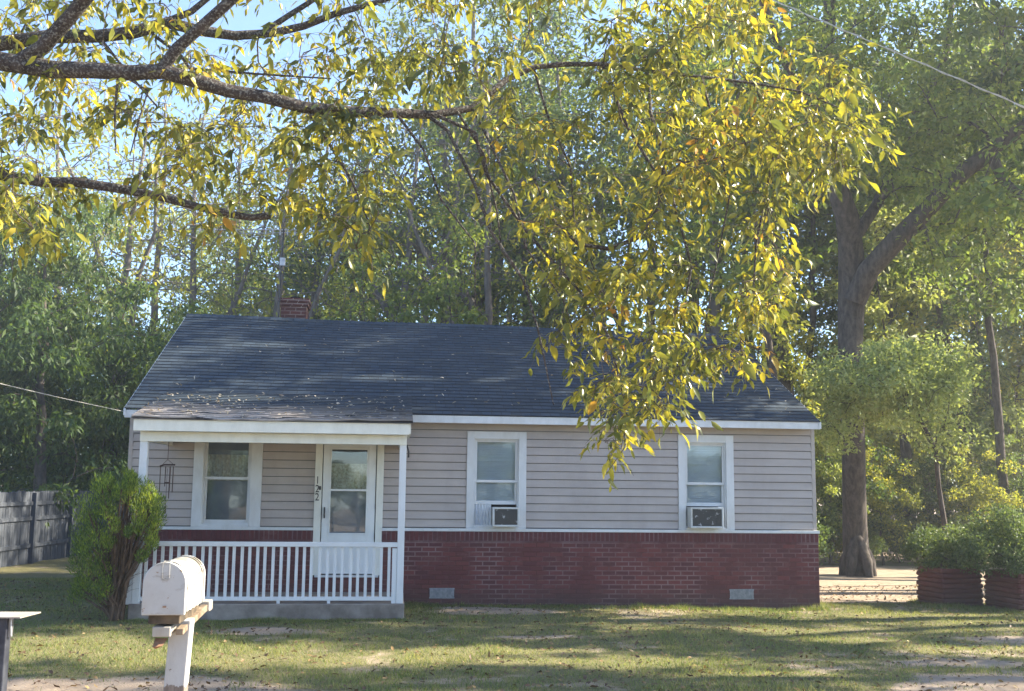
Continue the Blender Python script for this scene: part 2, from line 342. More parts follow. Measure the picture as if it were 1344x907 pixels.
# variants of woodland trees -----------------------------------------------------------
def tree_variant(seed,H,tr,z0,rx,nclump,nper,crad,L,droop=.5,lean=.3,fork=False,thin=.5,aspect=.5):
    rs=np.random.default_rng(seed); pts=[];x=y=0.
    k=14; lx,ly=rs.normal(0,lean,2)
    for i in range(k+1):
        f=i/k; pts.append((lx*f*f*H*.12+math.sin(f*5+seed)*.12+rs.normal(0,.04),ly*f*f*H*.12+math.cos(f*4+seed)*.12+rs.normal(0,.04),f*H*.86-.2))
    rad=[tr*(1.35 if i==0 else 1.08 if i==1 else 1)*(1-.85*(i/k)**1.1) for i in range(k+1)]
    mb=MB().tube(pts,rad,9); tops=[np.array(p) for p in pts[int(k*z0):]]
    if fork:
        for a in (rs.uniform(0,6.28),):
            b0=np.array(pts[int(k*.3)]); fp=[b0]
            for q in range(1,7): fp.append(b0+np.array([math.cos(a)*q*.55,math.sin(a)*q*.55,q*H*.085])+rs.normal(0,.12,3))
            mb.tube(fp,[tr*.62*(1-.13*q) for q in range(7)],8); tops+=fp[2:]
    cz=H*(z0*.72+1)/2; rz=H-cz
    cl=ellipsoid_pts(rs,nclump,(lx*H*.08,ly*H*.08,cz),(rx,rx,rz),thin)
    A,par,ends,order=grow(tops,cl,.55,rs,sag=.12,wob=.1)
    V,Q=branch_mesh(A,par,len(tops),.011,tr*.5,4)
    nv=len(mb.v); V2=np.concatenate([np.array(mb.v),V])
    # trunk mesh with its boughs
    me=bpy.data.meshes.new('trunk'); me.from_pydata([],[],[])
    fq=np.array([f for f in mb.f if len(f)==4]); tm=npmesh('trunk',V2,[fq,Q+nv])
    P,D,N,l,w_=crownleaves(cl,rs,nper,crad,L,droop,aspect=aspect)
    return dict(trunk=tm,leaf=(P,D,N,l,w_),mesh=None,br=V,tk=(np.array(mb.v),fq))
def crown_mesh(var,sel=None):
    P,D,N,l,w_=var['leaf']
    if sel is None:
        if var['mesh'] is None:
            V,fs=leaves(P,D,N,l,w_); var['mesh']=npmesh('crown',V,fs)
        return var['mesh']
    V,fs=leaves(P[sel],D[sel],N[sel],l[sel],w_[sel]); return npmesh('crown',V,fs)
VAR={}
VAR['tall']=tree_variant(11,22,.34,.42,4.6,90,105,.95,.23,fork=True)
VAR['tall2']=tree_variant(12,20,.28,.38,4.0,76,100,.9,.23)
VAR['thin']=tree_variant(13,18,.17,.45,2.7,52,100,.8,.24,thin=.6)
VAR['sparse']=tree_variant(14,17,.2,.35,4.2,62,70,.8,.24,fork=True,thin=.6)
VAR['bare']=tree_variant(19,17,.2,.3,4.6,190,10,.75,.19,fork=True,thin=.6)
VAR['broad']=tree_variant(15,11,.24,.22,4.3,115,180,.75,.22,droop=1.2,aspect=.33)
VAR['young']=tree_variant(16,7,.08,.2,2.0,60,110,.6,.18,thin=.6)
VAR['shrub']=tree_variant(17,3.2,.05,.05,1.6,55,110,.45,.15)
VAR['sapling']=tree_variant(18,10,.07,.3,1.6,42,80,.55,.19,thin=.6)
LG={
 'dark':M_leaf('dark green leaves',[(0,(.03,.06,.022)),(.5,(.075,.125,.035)),(1,(.18,.23,.07))],.5,.4,vary=.3),
 'mid':M_leaf('mid green leaves',[(0,(.06,.10,.03)),(.5,(.15,.21,.05)),(1,(.3,.33,.08))],.5,.4,vary=.3),
 'pale':M_leaf('pale olive leaves',[(0,(.11,.15,.05)),(.5,(.23,.27,.09)),(1,(.36,.37,.14))],.5,.4,vary=.2),
 'yellow':M_leaf('yellowing leaves',[(0,(.10,.14,.035)),(.5,(.26,.29,.06)),(.85,(.42,.38,.06)),(1,(.36,.24,.05))],.5,.5,vary=.3),
}
# places that the photograph shows sunlit: gaps in the canopy on the way of the sun
def shadow_xy(P): P=np.atleast_2d(P); return P[:,:2]-P[:,2:3]*SUN[:2]/SUN[2]
GAPS=[]
def gap(P,rx,ry,p=1.): 
    s=shadow_xy(P)[0]; GAPS.append((s[0],s[1],rx,ry,p))
for px,py,rx,ry in ((60,852,1.3,.75),(250,862,1.4,.7),(470,868,.9,.45),(640,858,.8,.28),(700,872,.6,.2),(930,801,1.3,.33),(1090,801,1.5,.33),(1230,806,.8,.3),(835,872,.75,.38),(1050,825,.9,.3),(1120,838,.6,.25),(1300,850,1.2,.25),(1150,775,2.2,1.0),(1120,757,2.5,1.2),(1010,890,.9,.2)):
    gap(atZ(px,py,-.06),rx*1.25,ry*1.35)
def roofpt(px,py):
    d=ray(px,py); t_=0  # plane z=2.74+.469*(y+.3)
    k=(2.74+.469*(CP[1]+.3)-CP[2])/(d[2]-.469*d[1]); return CP+d*k
for px,py,rx,ry in ((330,455,.8,.16),(500,498,1.0,.15),(255,536,1.2,.3),(1030,535,.5,.25),(640,500,.3,.08),(400,532,.5,.1),(760,515,.4,.12)):
    gap(roofpt(px,py),rx,ry)
gap(atD(186,665,13.6),.36,.5); gap((2.95,-11.3,1.3),.45,.45,.6); gap(atD(1160,510,22),2.2,1.6,.85)
gap((-4.8,9.5,.6),.5,2.5,.5); gap(atD(1240,700,19),1.3,.7,.7)
for q in ((3.6,-10,4.4),(6.6,-9.6,4.6),(5.6,-9.6,3.4),(7.2,-9.6,5.2),(1.5,-10,4.6)): gap(q,1.5,1.3,.92)
def gapsel(W,rs):
    s=shadow_xy(W); keep=np.ones(len(W),bool)
    for cx,cy,rx,ry,p in GAPS:
        d=np.hypot((s[:,0]-cx)/rx,(s[:,1]-cy)/ry); keep&=~((d<1.0+.25*np.sin(s[:,0]*7+s[:,1]*5))&(rs.random(len(W))<p))
    return keep
TREES=[]
def place_tree(var,x,y,s,rz,mat,label,group=None,bark=BARK,name='tree',cat='tree',cut=False,zs=1.,sink=0):
    v=VAR[var]; r=empty(name,(x,y,float(gz(x,y))-.05-sink),rz); r.scale=(s,s,s*zs)
    tag(r,label,cat,group)
    a=link('trunk',v['trunk'],None,r); 
    if True:
        P=v['leaf'][0]; c,s_=math.cos(rz),math.sin(rz); Wp=np.stack([(P[:,0]*c-P[:,1]*s_)*s+x,(P[:,0]*s_+P[:,1]*c)*s+y,P[:,2]*s*zs+r.location[2]],1)
        k=gapsel(Wp,np.random.default_rng(5))
        if cut:   # boughs are missing too where the canopy is open
            B=v['br'].reshape(-1,8,3); c3=B.mean(1); Wb=np.stack([(c3[:,0]*c-c3[:,1]*s_)*s+x,(c3[:,0]*s_+c3[:,1]*c)*s+y,c3[:,2]*s*zs+r.location[2]],1)
            B=B[gapsel(Wb,np.random.default_rng(6))]; tv,tq=v['tk']; q0=np.array([[0,1,5,4],[1,2,6,5],[2,3,7,6],[3,0,4,7]]); Qb=(np.arange(len(B))[:,None,None]*8+q0[None]).reshape(-1,4)+len(tv)
            a.data=npmesh('trunk',np.concatenate([tv,B.reshape(-1,3)]),[tq,Qb])
        m=crown_mesh(v,k) if (~k).mean()>.004 else crown_mesh(v)
    b=link('crown',m,None,r)
    for o,mt in ((a,bark),(b,LG[mat] if isinstance(mat,str) else mat)):
        if not o.data.materials: o.data.materials.append(mt)
        o.material_slots[0].link='OBJECT'; o.material_slots[0].material=mt
    TREES.append(r); return r
def T(var,px,D,s,rz,mat,label,group=None,**k):
    p=atD(px,640,D); return place_tree(var,p[0],p[1],s,rz,mat,label,group,**k)
# ================================================================== HOUSE
W_=10.29; ZB=1.04; ZT=2.66; DEP=7.8
house=empty('house',(5.1,3.9,-.1)); tag(house,'single storey cottage with taupe siding, burgundy brick base, dark blue roof and white porch','house')
HO=(-5.1,-3.9,.1)
def hp(mb,name,mat,parent=None,bevel=0,smooth=False):
    """part of the house given in world coordinates"""
    me=mb.mesh(name)
    if (parent or house) is house: off=HO
    else: off=HO
    me.transform(Matrix.Translation(off)); o=link(name,me,mat,parent or house,bevel,smooth); return o
def siding(mb,x0,x1,z0,z1,y=0.,h=.1205,org=ZB+.05,sx=None):
    k=math.floor((z0-org)/h); z=org+k*h
    while z<z1-1e-4:
        a=max(z,z0); b=min(z+h,z1)
        if b-a>.004:
            a+=(.011 if a==z else 0); ya=y-.024+.018*(a-z)/h; yb=y-.024+.018*(b-z)/h
            if sx is None:
                mb.add([(x0,ya,a),(x1,ya,a),(x1,yb,b),(x0,yb,b),(x1,y,b),(x0,y,b),(x0,y,a),(x1,y,a)],[(0,1,2,3),(3,2,4,5),(6,7,1,0)])
            else:
                X=lambda v:(sx(v-y))
                mb.add([(X(ya),x0,a),(X(ya),x1,a),(X(yb),x1,b),(X(yb),x0,b),(X(y),x1,b),(X(y),x0,b),(X(y),x0,a),(X(y),x1,a)],[(0,1,2,3),(3,2,4,5),(6,7,1,0)])
        z+=h
mb=MB()
for x0,x1 in ((0.03,.93),(1.87,2.69),(3.63,4.92),(5.77,8.15),(8.98,W_-.03)): siding(mb,x0,x1,ZB+.05,ZT)
siding(mb,.93,1.87,2.40,ZT); siding(mb,2.69,3.63,2.40,ZT); siding(mb,4.92,5.77,2.50,ZT); siding(mb,8.15,8.98,2.50,ZT)
siding(mb,0.,DEP,ZB+.05,ZT,sx=lambda d:0.0+d); siding(mb,0.,DEP,ZB+.05,ZT,sx=lambda d:W_-d)
hp(mb,'siding',SIDING)
# wall body behind the siding (with openings at the windows and the door)
mb=MB()
for x0,x1,z0,z1 in ((.02,1.0,.9,2.7),(1.75,2.74,.9,2.7),(3.58,4.98,.9,2.7),(5.69,8.22,.9,2.7),(8.9,W_-.02,.9,2.7),(1.0,1.75,2.36,2.7),(2.74,3.58,2.36,2.7),(4.98,5.69,2.43,2.7),(8.22,8.9,2.43,2.7)):
    mb.box(x0,x1,.004,.12,z0,z1)
mb.box(.02,.12,.12,DEP,.9,2.7).box(W_-.12,W_-.02,.12,DEP,.9,2.7).box(.02,W_-.02,DEP-.1,DEP,.9,2.7).box(.12,W_-.12,.12,DEP-.1,.86,.9).box(.12,W_-.12,.12,DEP-.1,2.62,2.66)
hp(mb,'inner_wall',M_simple('interior plaster',(.12,.12,.12),(.18,.17,.16),3))
# gables
for s in (0,1):
    mb=MB(); xa,xb=((.004,.06),(W_-.06,W_-.004))[s]
    mb.add([(xa,0,ZT),(xa,DEP,ZT),(xa,3.9,4.62),(xb,0,ZT),(xb,DEP,ZT),(xb,3.9,4.62)],[(0,1,2),(5,4,3),(0,2,5,3),(1,4,5,2)])
    hp(mb,'gable',SIDING)
# corner posts
for a_,b_ in ((-.022,.035),(W_-.035,W_+.022)): hp(MB().box(a_,b_,-.022,.03,ZB+.05,ZT),'corner_trim',SIDING,bevel=.003)
# brick base
mb=MB()
def brickring(mb,z0,z1,o):
    mb.box(-.03-o,2.66,-.05-o,.12,z0,z1).box(3.655,W_+.03+o,-.05-o,.12,z0,z1).box(-.03-o,.1,.12,DEP+.03,z0,z1).box(W_-.1,W_+.03+o,.12,DEP+.03,z0,z1).box(.1,W_-.1,DEP-.1,DEP+.03,z0,z1)
brickring(mb,-.45,ZB-.15,0); mb.box(2.66,3.655,-.05,.12,-.45,.37)
base=hp(mb,'brick_base',BRICK,bevel=.004)
mb=MB(); brickring(mb,ZB-.15,ZB,.004); hp(mb,'brick_ledge',BRICKS,bevel=.004)
# white band above the bricks
mb=MB().box(-.05,2.655,-.066,.0,ZB+.002,ZB+.045).box(3.66,W_+.05,-.066,.0,ZB+.002,ZB+.045).box(W_,W_+.05,0,DEP,ZB+.002,ZB+.045).box(-.05,0,0,DEP,ZB+.002,ZB+.045); hp(mb,'band_board',WHITE,bevel=.004)
# foundation vents
for x0,x1,z0 in ((4.37,4.74,.07),(8.90,9.28,.055)):
    mb=MB().box(x0,x1,-.062,-.052,z0,z0+.02).box(x0,x1,-.062,-.052,z0+.13,z0+.15).box(x0+.01,x1-.01,-.0535,-.051,z0+.02,z0+.13)
    n=13
    for i in range(n):
        xx=x0+(x1-x0)*(i+.5)/n; mb.box(xx-.008,xx+.008,-.066,-.0545,z0+.02,z0+.13)
    hp(mb,'foundation_vent',M_simple('vent metal',(.2,.21,.22),(.32,.32,.32),20))
# ---------------- windows
def sash(mb,x0,x1,z0,z1,y0,y1,t,b=None,top=None):
    b=b or t; top=top or t
    mb.box(x0,x0+t,y0,y1,z0,z1).box(x1-t,x1,y0,y1,z0,z1).box(x0+t,x1-t,y0,y1,z0,z0+b).box(x0+t,x1-t,y0,y1,z1-top,z1)
def window(ox0,ox1,tw,oz0,oz1,ttop,sz0,sz1,mid,kind):
    ix0,ix1=ox0+tw[0],ox1-tw[1]
    f=MB().box(ox0,ix0,-.036,.01,oz0,oz1).box(ix1,ox1,-.036,.01,oz0,oz1).box(ix0,ix1,-.034,.01,oz1-ttop,oz1)
    f.box(ix0,ix1,-.06,.02,oz0,oz0+.03)
    wf=hp(f,'window',WHITE,bevel=.003)
    j=MB(); sash(j,ix0,ix1,oz0+.03,oz1-ttop,-.002,.11,.02); hp(j,'jamb',WHITE,wf)
    a=ix0+.02;b=ix1-.02
    s=MB(); sash(s,a,b,mid-.005,sz1,.02,.05,.03,.04); sash(s,a+.001,b-.001,sz0,mid+.03,.052,.085,.03,.055); hp(s,'sash',WHITE,wf,bevel=.002)
    g=MB().box(a+.03,b-.03,.032,.036,mid+.03,sz1-.03); g.box(a+.03,b-.03,.066,.07,sz0+.05,mid+.005); hp(g,'pane',GLASS,wf)
    bl=MB()
    if kind=='blind':
        z=sz0+.05
        while z<sz1-.03: bl.add([(a+.02,.089,z),(b-.02,.089,z),(b-.02,.094,z+.025),(a+.02,.094,z+.025)],[(0,1,2,3)]); z+=.036
        bl.box(a+.02,b-.02,.104,.107,sz0,sz1)
        hp(bl,'blind',BLIND,wf)
        v=MB().box(a+.03,b-.03,.075,.083,sz1-.31,sz1-.275); hp(v,'curtain_rod',BLIND,wf)
    else:
        xs=np.linspace(a+.02,b-.02,60); vs=[];fs=[]
        for i,x in enumerate(xs):
            y=.1+.012*math.sin(i*.9)+.005*math.sin(i*2.1); vs+=[(x,y,mid-.02),(x,y,mid+.36)]
        fs=[(2*i,2*i+2,2*i+3,2*i+1) for i in range(59)]; hp(MB().add(vs,fs),'lace_curtain',LACE,wf,smooth=True)
        hp(MB().box(a+.01,b-.01,.15,.16,sz0,sz1),'shade',GREYV,wf)
    return wf
window(.91,1.89,(.14,.16),ZB+.045,2.46,.10,1.13,2.36,1.77,'lace')
wn2=window(4.895,5.79,(.105,.115),ZB+.045,2.525,.11,1.44,2.40,1.77,'blind')
wn3=window(8.135,9.005,(.105,.12),ZB+.045,2.525,.115,1.44,2.39,1.77,'blind')
for wn,x0,x1 in ((wn2,5.02,5.272),(wn3,8.775,8.872)):
    p=MB(); n=int((x1-x0)/.022)
    for i in range(n):
        xa=x0+(x1-x0)*i/n; xb=x0+(x1-x0)*(i+1)/n; ya,yb=(.03,.045) if i%2 else (.045,.03)
        p.add([(xa,ya,1.115),(xb,yb,1.115),(xb,yb,1.438),(xa,ya,1.438)],[(0,1,2,3)])
    p.box(x0,x1,.05,.055,1.115,1.438); hp(p,'accordion_panel',M_simple('vinyl side curtain',(.5,.52,.54),(.6,.62,.63),10,.5),wn)
# ---------------- front door
d=MB().box(2.66,2.762,-.05,.02,.40,2.48).box(3.558,3.66,-.05,.02,.40,2.48).box(2.762,3.558,-.05,.02,2.39,2.48); dfr=hp(d,'door_frame',CREAM,bevel=.003)
hp(MB().box(2.70,3.62,-.085,.1,.372,.402),'threshold',WHITE,dfr,bevel=.004)
d=MB(); x0,x1=2.775,3.545; sash(d,x0,x1,.42,2.385,-.035,-.008,.0,.0)
d=MB().box(x0,2.872,-.035,-.008,.42,2.385).box(3.435,x1,-.035,-.008,.42,2.385).box(2.872,3.435,-.035,-.008,2.245,2.385).box(2.872,3.435,-.035,-.008,.42,.985)
door=hp(d,'storm_door',DOORW,bevel=.004)
d=MB(); sash(d,2.872,3.435,.985,2.245,-.042,-.006,.022); d.box(2.894,3.413,-.040,-.006,1.615,1.645); hp(d,'glazing_frame',DOORW,door,bevel=.003)
hp(MB().box(2.894,3.413,-.024,-.02,1.007,1.615).box(2.894,3.413,-.024,-.02,1.645,2.223),'door_glass',GLASS,door)
hp(MB().box(2.88,3.43,.04,.05,.95,1.63),'inner_door_panel',GREYV,door); 
xs=np.linspace(2.885,3.425,50); vs=[]
for i,x in enumerate(xs): vs+=[(x,.03+.006*math.sin(i*1.1),1.64),(x,.03+.006*math.sin(i*1.1),2.02)]
hp(MB().add(vs,[(2*i,2*i+2,2*i+3,2*i+1) for i in range(49)]),'lace_curtain',LACE,door,smooth=True)
hp(MB().box(2.805,2.822,-.062,-.034,1.22,1.38).tube([(2.813,-.06,1.25),(2.813,-.085,1.27),(2.813,-.085,1.35),(2.813,-.06,1.37)],.008,6),'handle',BLACKM,door)
for z_ in (.93,1.35,2.0): hp(MB().box(3.547,3.556,-.05,-.012,z_,z_+.08),'hinge',BLACKM,door)
hp(MB().box(2.725,2.752,-.068,-.05,1.63,1.685),'doorbell',BLACKM)
for ch,z in (('1',1.72),('2',1.595),('2',1.475)):
    cu=bpy.data.curves.new('digit','FONT'); cu.body=ch; cu.size=.155; cu.extrude=.004; cu.align_x='CENTER'
    to=bpy.data.objects.new('tmp',cu); COL.objects.link(to); dg=bpy.context.evaluated_depsgraph_get(); me=bpy.data.meshes.new_from_object(to.evaluated_get(dg))
    bpy.data.objects.remove(to); me.transform(Matrix.Translation((2.70+HO[0],-.056+HO[1],z+HO[2]))@Matrix.Rotation(R(90),4,'X')@Matrix.Diagonal((.8,1,1,1)))
    me.materials.clear(); link('house_number',me,BLACKM,house)
# ---------------- porch
SL=.165
sl_=MB().box(.47,3.99,-1.66,-.055,-.4,SL); o=hp(sl_,'porch_slab',CONC,bevel=.012)
for i,(x0,x1) in enumerate(((.50,.60),(3.88,3.97))):
    p=MB().box(x0,x1,-1.62,-1.53,SL,2.28); hp(p,'porch_post',RAILW,bevel=.005)
hp(MB().box(.40,.498,-1.615,-1.54,SL-.01,.93),'post_casing',RAILW,bevel=.004); hp(MB().box(3.815,3.878,-1.61,-1.54,SL,.88),'post_casing',RAILW,bevel=.004)
rl=MB().box(.60,3.88,-1.625,-1.535,.895,.955); hp(rl,'top_rail',RAILW,bevel=.006)
rl=MB().box(.60,3.815,-1.60,-1.555,.20,.25); hp(rl,'bottom_rail',RAILW,bevel=.004)
for x in (1.45,2.35,3.0): hp(MB().box(x-.02,x+.02,-1.6,-1.56,SL,.20),'rail_block',RAILW)
rs=random.Random(3)
x=.655
while x<3.80:
    j=rs.uniform(-.006,.006); hp(MB().box(x-.019+j,x+.019+j,-1.596,-1.558,.25,.895),'baluster',RAILW,bevel=.003); x+=.1005
hp(MB().box(.44,4.0,-1.78,-1.74,2.375,2.525).box(.44,.47,-1.74,-.3,2.39,2.54).box(3.99,4.02,-1.74,-.3,2.39,2.54),'porch_fascia',CREAM,bevel=.004)
hp(MB().box(.50,3.97,-1.64,-1.52,2.245,2.375).box(.50,.60,-1.52,-.02,2.25,2.385).box(3.87,3.97,-1.52,-.02,2.25,2.385),'porch_beam',CREAM,bevel=.004)
hp(MB().box(.47,3.99,-1.74,-.02,2.388,2.40),'porch_ceiling',CREAM)
# conduit and bracket at right post head
hp(MB().tube([(3.975,-1.6,2.25),(4.0,-1.6,2.16),(4.0,-1.6,2.08)],.012,6),'porch_hook',BLACKM)
# ---------------- roof
X0,X1=-.045,10.30; EY,EZ,RYY,RZ=-.3,2.745,3.9,4.71; SLP=(RZ-EZ)/(RYY-EY)
def rz_(x,y): # gentle sag and a ridge a little higher on the left
    f=(y-EY)/(RYY-EY); return EZ+(RZ-EZ)*f+f*(.055-.011*(x))+.012*math.sin(x*1.3+1)*f+(-.004*x+.03)*(1-f)*.5
rf=MB(); n=32; nx=26; xs=[X0+(X1-X0)*i/nx for i in range(nx+1)]
for k in range(n):
    f0,f1=k/n,(k+1)/n; y0=EY+(RYY-EY)*f0; y1=EY+(RYY-EY)*f1
    for i in range(nx):
        a,b=xs[i],xs[i+1]; t0=.011
        rf.add([(a,y0,rz_(a,y0)+t0),(b,y0,rz_(b,y0)+t0),(b,y1,rz_(b,y1)+.002),(a,y1,rz_(a,y1)+.002),(a,y0,rz_(a,y0)-.001),(b,y0,rz_(b,y0)-.001)],[(0,1,2,3),(4,5,1,0)])
# deck thickness, back slope and rake edges
for i in range(nx):
    a,b=xs[i],xs[i+1]
    rf.add([(a,RYY,rz_(a,RYY)),(b,RYY,rz_(b,RYY)),(b,8.1,EZ),(a,8.1,EZ)],[(0,1,2,3)])
roof=hp(rf,'roof',SHING)
for xa,xb in ((X0-.012,X0+.02),(X1-.02,X1+.012)):
    rk=MB(); za,zb=rz_(xa,EY),rz_(xa,RYY)
    for y0,y1,z0,z1 in ((EY,RYY,za,zb),(8.1,RYY,EZ,zb)):
        rk.add([(xa,y0,z0-.10),(xb,y0,z0-.10),(xb,y1,z1-.10),(xa,y1,z1-.10),(xa,y0,z0-.004),(xb,y0,z0-.004),(xb,y1,z1-.004),(xa,y1,z1-.004)],[(0,3,2,1),(4,5,6,7),(0,1,5,4),(1,2,6,5),(2,3,7,6),(3,0,4,7)])
    hp(rk,'rake_board',WHITE,roof)
# ridge cap tabs
rc=MB(); x=X0
while x<X1-.01:
    e=min(x+.15,X1); z=rz_(x,RYY); h=.016
    rc.add([(x,RYY-.15,z-.15*SLP+h+.012),(e,RYY-.15,z-.15*SLP+h),(e,RYY,z+h+.008),(x,RYY,z+h+.02),(e,RYY+.15,z-.15*SLP+h),(x,RYY+.15,z-.15*SLP+h+.012)],[(0,1,2,3),(3,2,4,5)])
    rc.add([(x,RYY-.15,z-.15*SLP-.01),(e,RYY-.15,z-.15*SLP-.01),(e,RYY-.15,z-.15*SLP+h),(x,RYY-.15,z-.15*SLP+h+.012)],[(0,1,2,3)]); x=e
hp(rc,'ridge_cap',SHING,roof)
hp(MB().box(X0+.0,X1,-.285,-.262,EZ-.115,EZ-.004),'fascia',WHITE,bevel=.003)
hp(MB().box(X0+.02,X1-.02,-.262,.0,EZ-.09,EZ-.08),'soffit',WHITE); hp(MB().box(X0+.02,X1-.02,7.75,8.1,EZ-.09,EZ-.004),'soffit',WHITE)
# porch roof, older shingles, sagging edge
pr_=MB(); PX0,PX1=.415,4.045; ny=16; nx2=40
def pz(x,y):
    f=(y+1.81)/(2.15); return 2.548+.525*f+.012*math.sin(x*2.1)*(1-f)-.015*math.exp(-((x-1.5)/.5)**2)*(1-f)+.006*math.sin(x*9+y*5)*(1-f)
for k in range(ny):
    y0=-1.81+2.15*k/ny; y1=-1.81+2.15*(k+1)/ny
    for i in range(nx2):
        a=PX0+(PX1-PX0)*i/nx2; b=PX0+(PX1-PX0)*(i+1)/nx2
        ca,cb=[(.012+.012*rng.random() if k<7 else .011) for _ in (0,1)]
        pr_.add([(a,y0,pz(a,y0)+ca),(b,y0,pz(b,y0)+ca),(b,y1,pz(b,y1)+.002),(a,y1,pz(a,y1)+.002),(a,y0,pz(a,y0)-.004),(b,y0,pz(b,y0)-.004)],[(0,1,2,3),(4,5,1,0)])
for xx in (PX0,PX1): pr_.add([(xx,-1.81,2.52),(xx,.34,3.04),(xx,.34,3.075),(xx,-1.81,pz(xx,-1.81))],[(0,1,2,3)])
pr_.add([(PX0,-1.81,2.528),(PX1,-1.81,2.528),(PX1,.1,2.99),(PX0,.1,2.99)],[(0,1,2,3)])
hp(pr_,'porch_roof',SHINGA)
# chimney behind the ridge
ch=MB().box(1.62,2.10,4.1,4.6,4.2,5.04); chim=hp(ch,'chimney',CHIMB,roof,bevel=.004)
hp(MB().box(1.59,2.13,4.07,4.63,5.04,5.11).box(1.57,2.15,4.05,4.65,5.11,5.18),'chimney_cap',CHIMB,chim,bevel=.005)
hp(MB().box(1.75,1.98,4.22,4.5,5.18,5.215).tube([(1.86,4.36,5.18),(1.86,4.36,5.25)],.09,10),'flue',DARK,chim)
# ================================================================== things on the house
an=empty('television_antenna',(1.60,4.0,4.65)); tag(an,'old rooftop television antenna on a thin mast beside the chimney','antenna')
def ap(mb,name,mat,root,parent=None,bevel=0,smooth=False):
    me=mb.mesh(name); me.transform(Matrix.Translation(-Vector(root.location))); return link(name,me,mat,parent or root,bevel,smooth)
ap(MB().tube([(1.60,4.02,4.6),(1.605,4.02,5.6),(1.63,4.02,6.5)],.016,6),'mast',BLACKM,an)
ap(MB().box(1.58,1.68,3.97,4.07,5.78,5.93),'amplifier_box',ALU,an)
bm_=MB().tube([(.05,4.02,6.42),(2.0,4.02,6.49)],.012,6).tube([(.6,4.02,6.36),(2.0,4.02,6.44)],.009,6); bm_.tube([(2.0,4.02,6.46),(3.2,4.02,6.55)],.006,5); ap(bm_,'boom',ALU,an)
el=MB()
for i in range(15):
    x=.08+i*.135; l=.25+.05*i; el.tube([(x,4.02-l,6.44),(x,4.02+l,6.44)],.005,4).box(x-.012,x+.012,4.0,4.04,6.37,6.46)
ap(el,'element',ALU,an)
def ac(x0,x1,z0,z1,label,sd):
    a=empty('air_conditioner',((x0+x1)/2,-.0,z0)); tag(a,label,'air conditioner',)
    m=MB(); sash(m,x0,x1,z0,z1,-.24,-.215,.028,.03,.028); m.box(x0+.01,x1-.01,-.215,.2,z0+.005,z1-.005); ap(m,'casing',ACM,a,bevel=.006)
    g=MB().box(x0+.028,x1-.028,-.222,-.2152,z0+.03,z1-.028); 
    n=22
    for i in range(n):
        x=x0+.03+(x1-x0-.06)*(i+.5)/n; g.box(x-.003,x+.003,-.232,-.2225,z0+.032,z1-.03)
    for i in range(12):
        z=z0+.035+(z1-z0-.07)*(i+.5)/12; g.box(x0+.03,x1-.03,-.228,-.2235,z-.002,z+.002)
    ap(g,'grille',GRILL,a)
ac(5.272,5.668,1.118,1.405,'worn white window air conditioner at the right of the left-hand wall window, blinds above',1)
ac(8.262,8.772,1.118,1.43,'worn white window air conditioner filling the left of the window nearest the driveway',2)
# wind chime
wc=empty('wind_chime',(.78,-1.2,2.39)); tag(wc,'dark metal wind chime hanging under the porch ceiling','wind chime')
P0=np.array((.78,-1.2)); 
ap(MB().tube([(.78,-1.2,2.39),(.78,-1.2,2.02)],.004,5).tube([(.78,-1.2,1.9),(.78,-1.2,1.36)],.003,5),'cord',BRONZE,wc)
ap(MB().tube([(.68,-1.2,1.93),(.74,-1.2,1.95),(.88,-1.2,1.95)],.012,6).tube([(.78,-1.2,2.02),(.70,-1.2,1.94)],.003,4).tube([(.78,-1.2,2.02),(.86,-1.2,1.95)],.003,4),'crosspiece',BRONZE,wc)
for dx,dy,z1,z0 in ((-.09,0,1.93,1.58),(-.03,.03,1.93,1.66),(.04,-.03,1.93,1.50),(.075,.01,1.93,1.58),(.03,.04,1.93,1.6)):
    ap(MB().tube([(.78+dx,-1.2+dy,z1),(.78+dx,-1.2+dy,z0)],.0065,6),'chime_tube',BRONZE,wc)
ap(MB().box(.75,.81,-1.215,-1.185,1.70,1.72),'clapper',BRONZE,wc); ap(MB().box(.772,.788,-1.205,-1.195,1.30,1.40),'wind_sail',BRONZE,wc)
# ================================================================== mailbox
mbx=empty('mailbox',(2.90,-11.30,float(gz(2.9,-11.3)))); tag(mbx,'weathered white arch top mailbox on a leaning peeling white post','mailbox')
def arch(x0,x1,z0,z1,n=14):
    w2=(x1-x0)/2; cx=(x0+x1)/2; zc=z1-w2; pts=[(x0,z0)]
    pts+=[(cx-w2*math.cos(math.pi*i/n),zc+w2*math.sin(math.pi*i/n)) for i in range(n+1)]; pts.append((x1,z0)); return pts
def extr(prof,y0,y1,jit=0,ny=1):
    m=MB(); k=len(prof); vs=[]
    for q in range(ny+1):
        y=y0+(y1-y0)*q/ny; s=1+jit*math.sin(q*2.2)
        cx=(prof[0][0]+prof[-1][0])/2
        vs+=[(cx+(x-cx)*s,y,z+(.003*math.sin(q*2.9) if jit else 0)) for x,z in prof]
    fs=[]
    for q in range(ny):
        fs+=[(q*k+i,q*k+(i+1)%k,(q+1)*k+(i+1)%k,(q+1)*k+i) for i in range(k)]
    fs.append(tuple(range(k))[::-1]); fs.append(tuple(ny*k+i for i in range(k))); return m.add(vs,fs)
MX0,MX1,MZ0,MZ1=2.806,2.971,1.185,1.392; MY=-11.53
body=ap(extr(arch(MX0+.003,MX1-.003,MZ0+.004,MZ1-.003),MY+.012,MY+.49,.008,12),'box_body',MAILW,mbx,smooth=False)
for y in (MY+.06,MY+.40,MY+.44): ap(extr(arch(MX0-.001,MX1+.001,MZ0+.006,MZ1+.002),y,y+.012),'rib',MAILW,mbx,body)
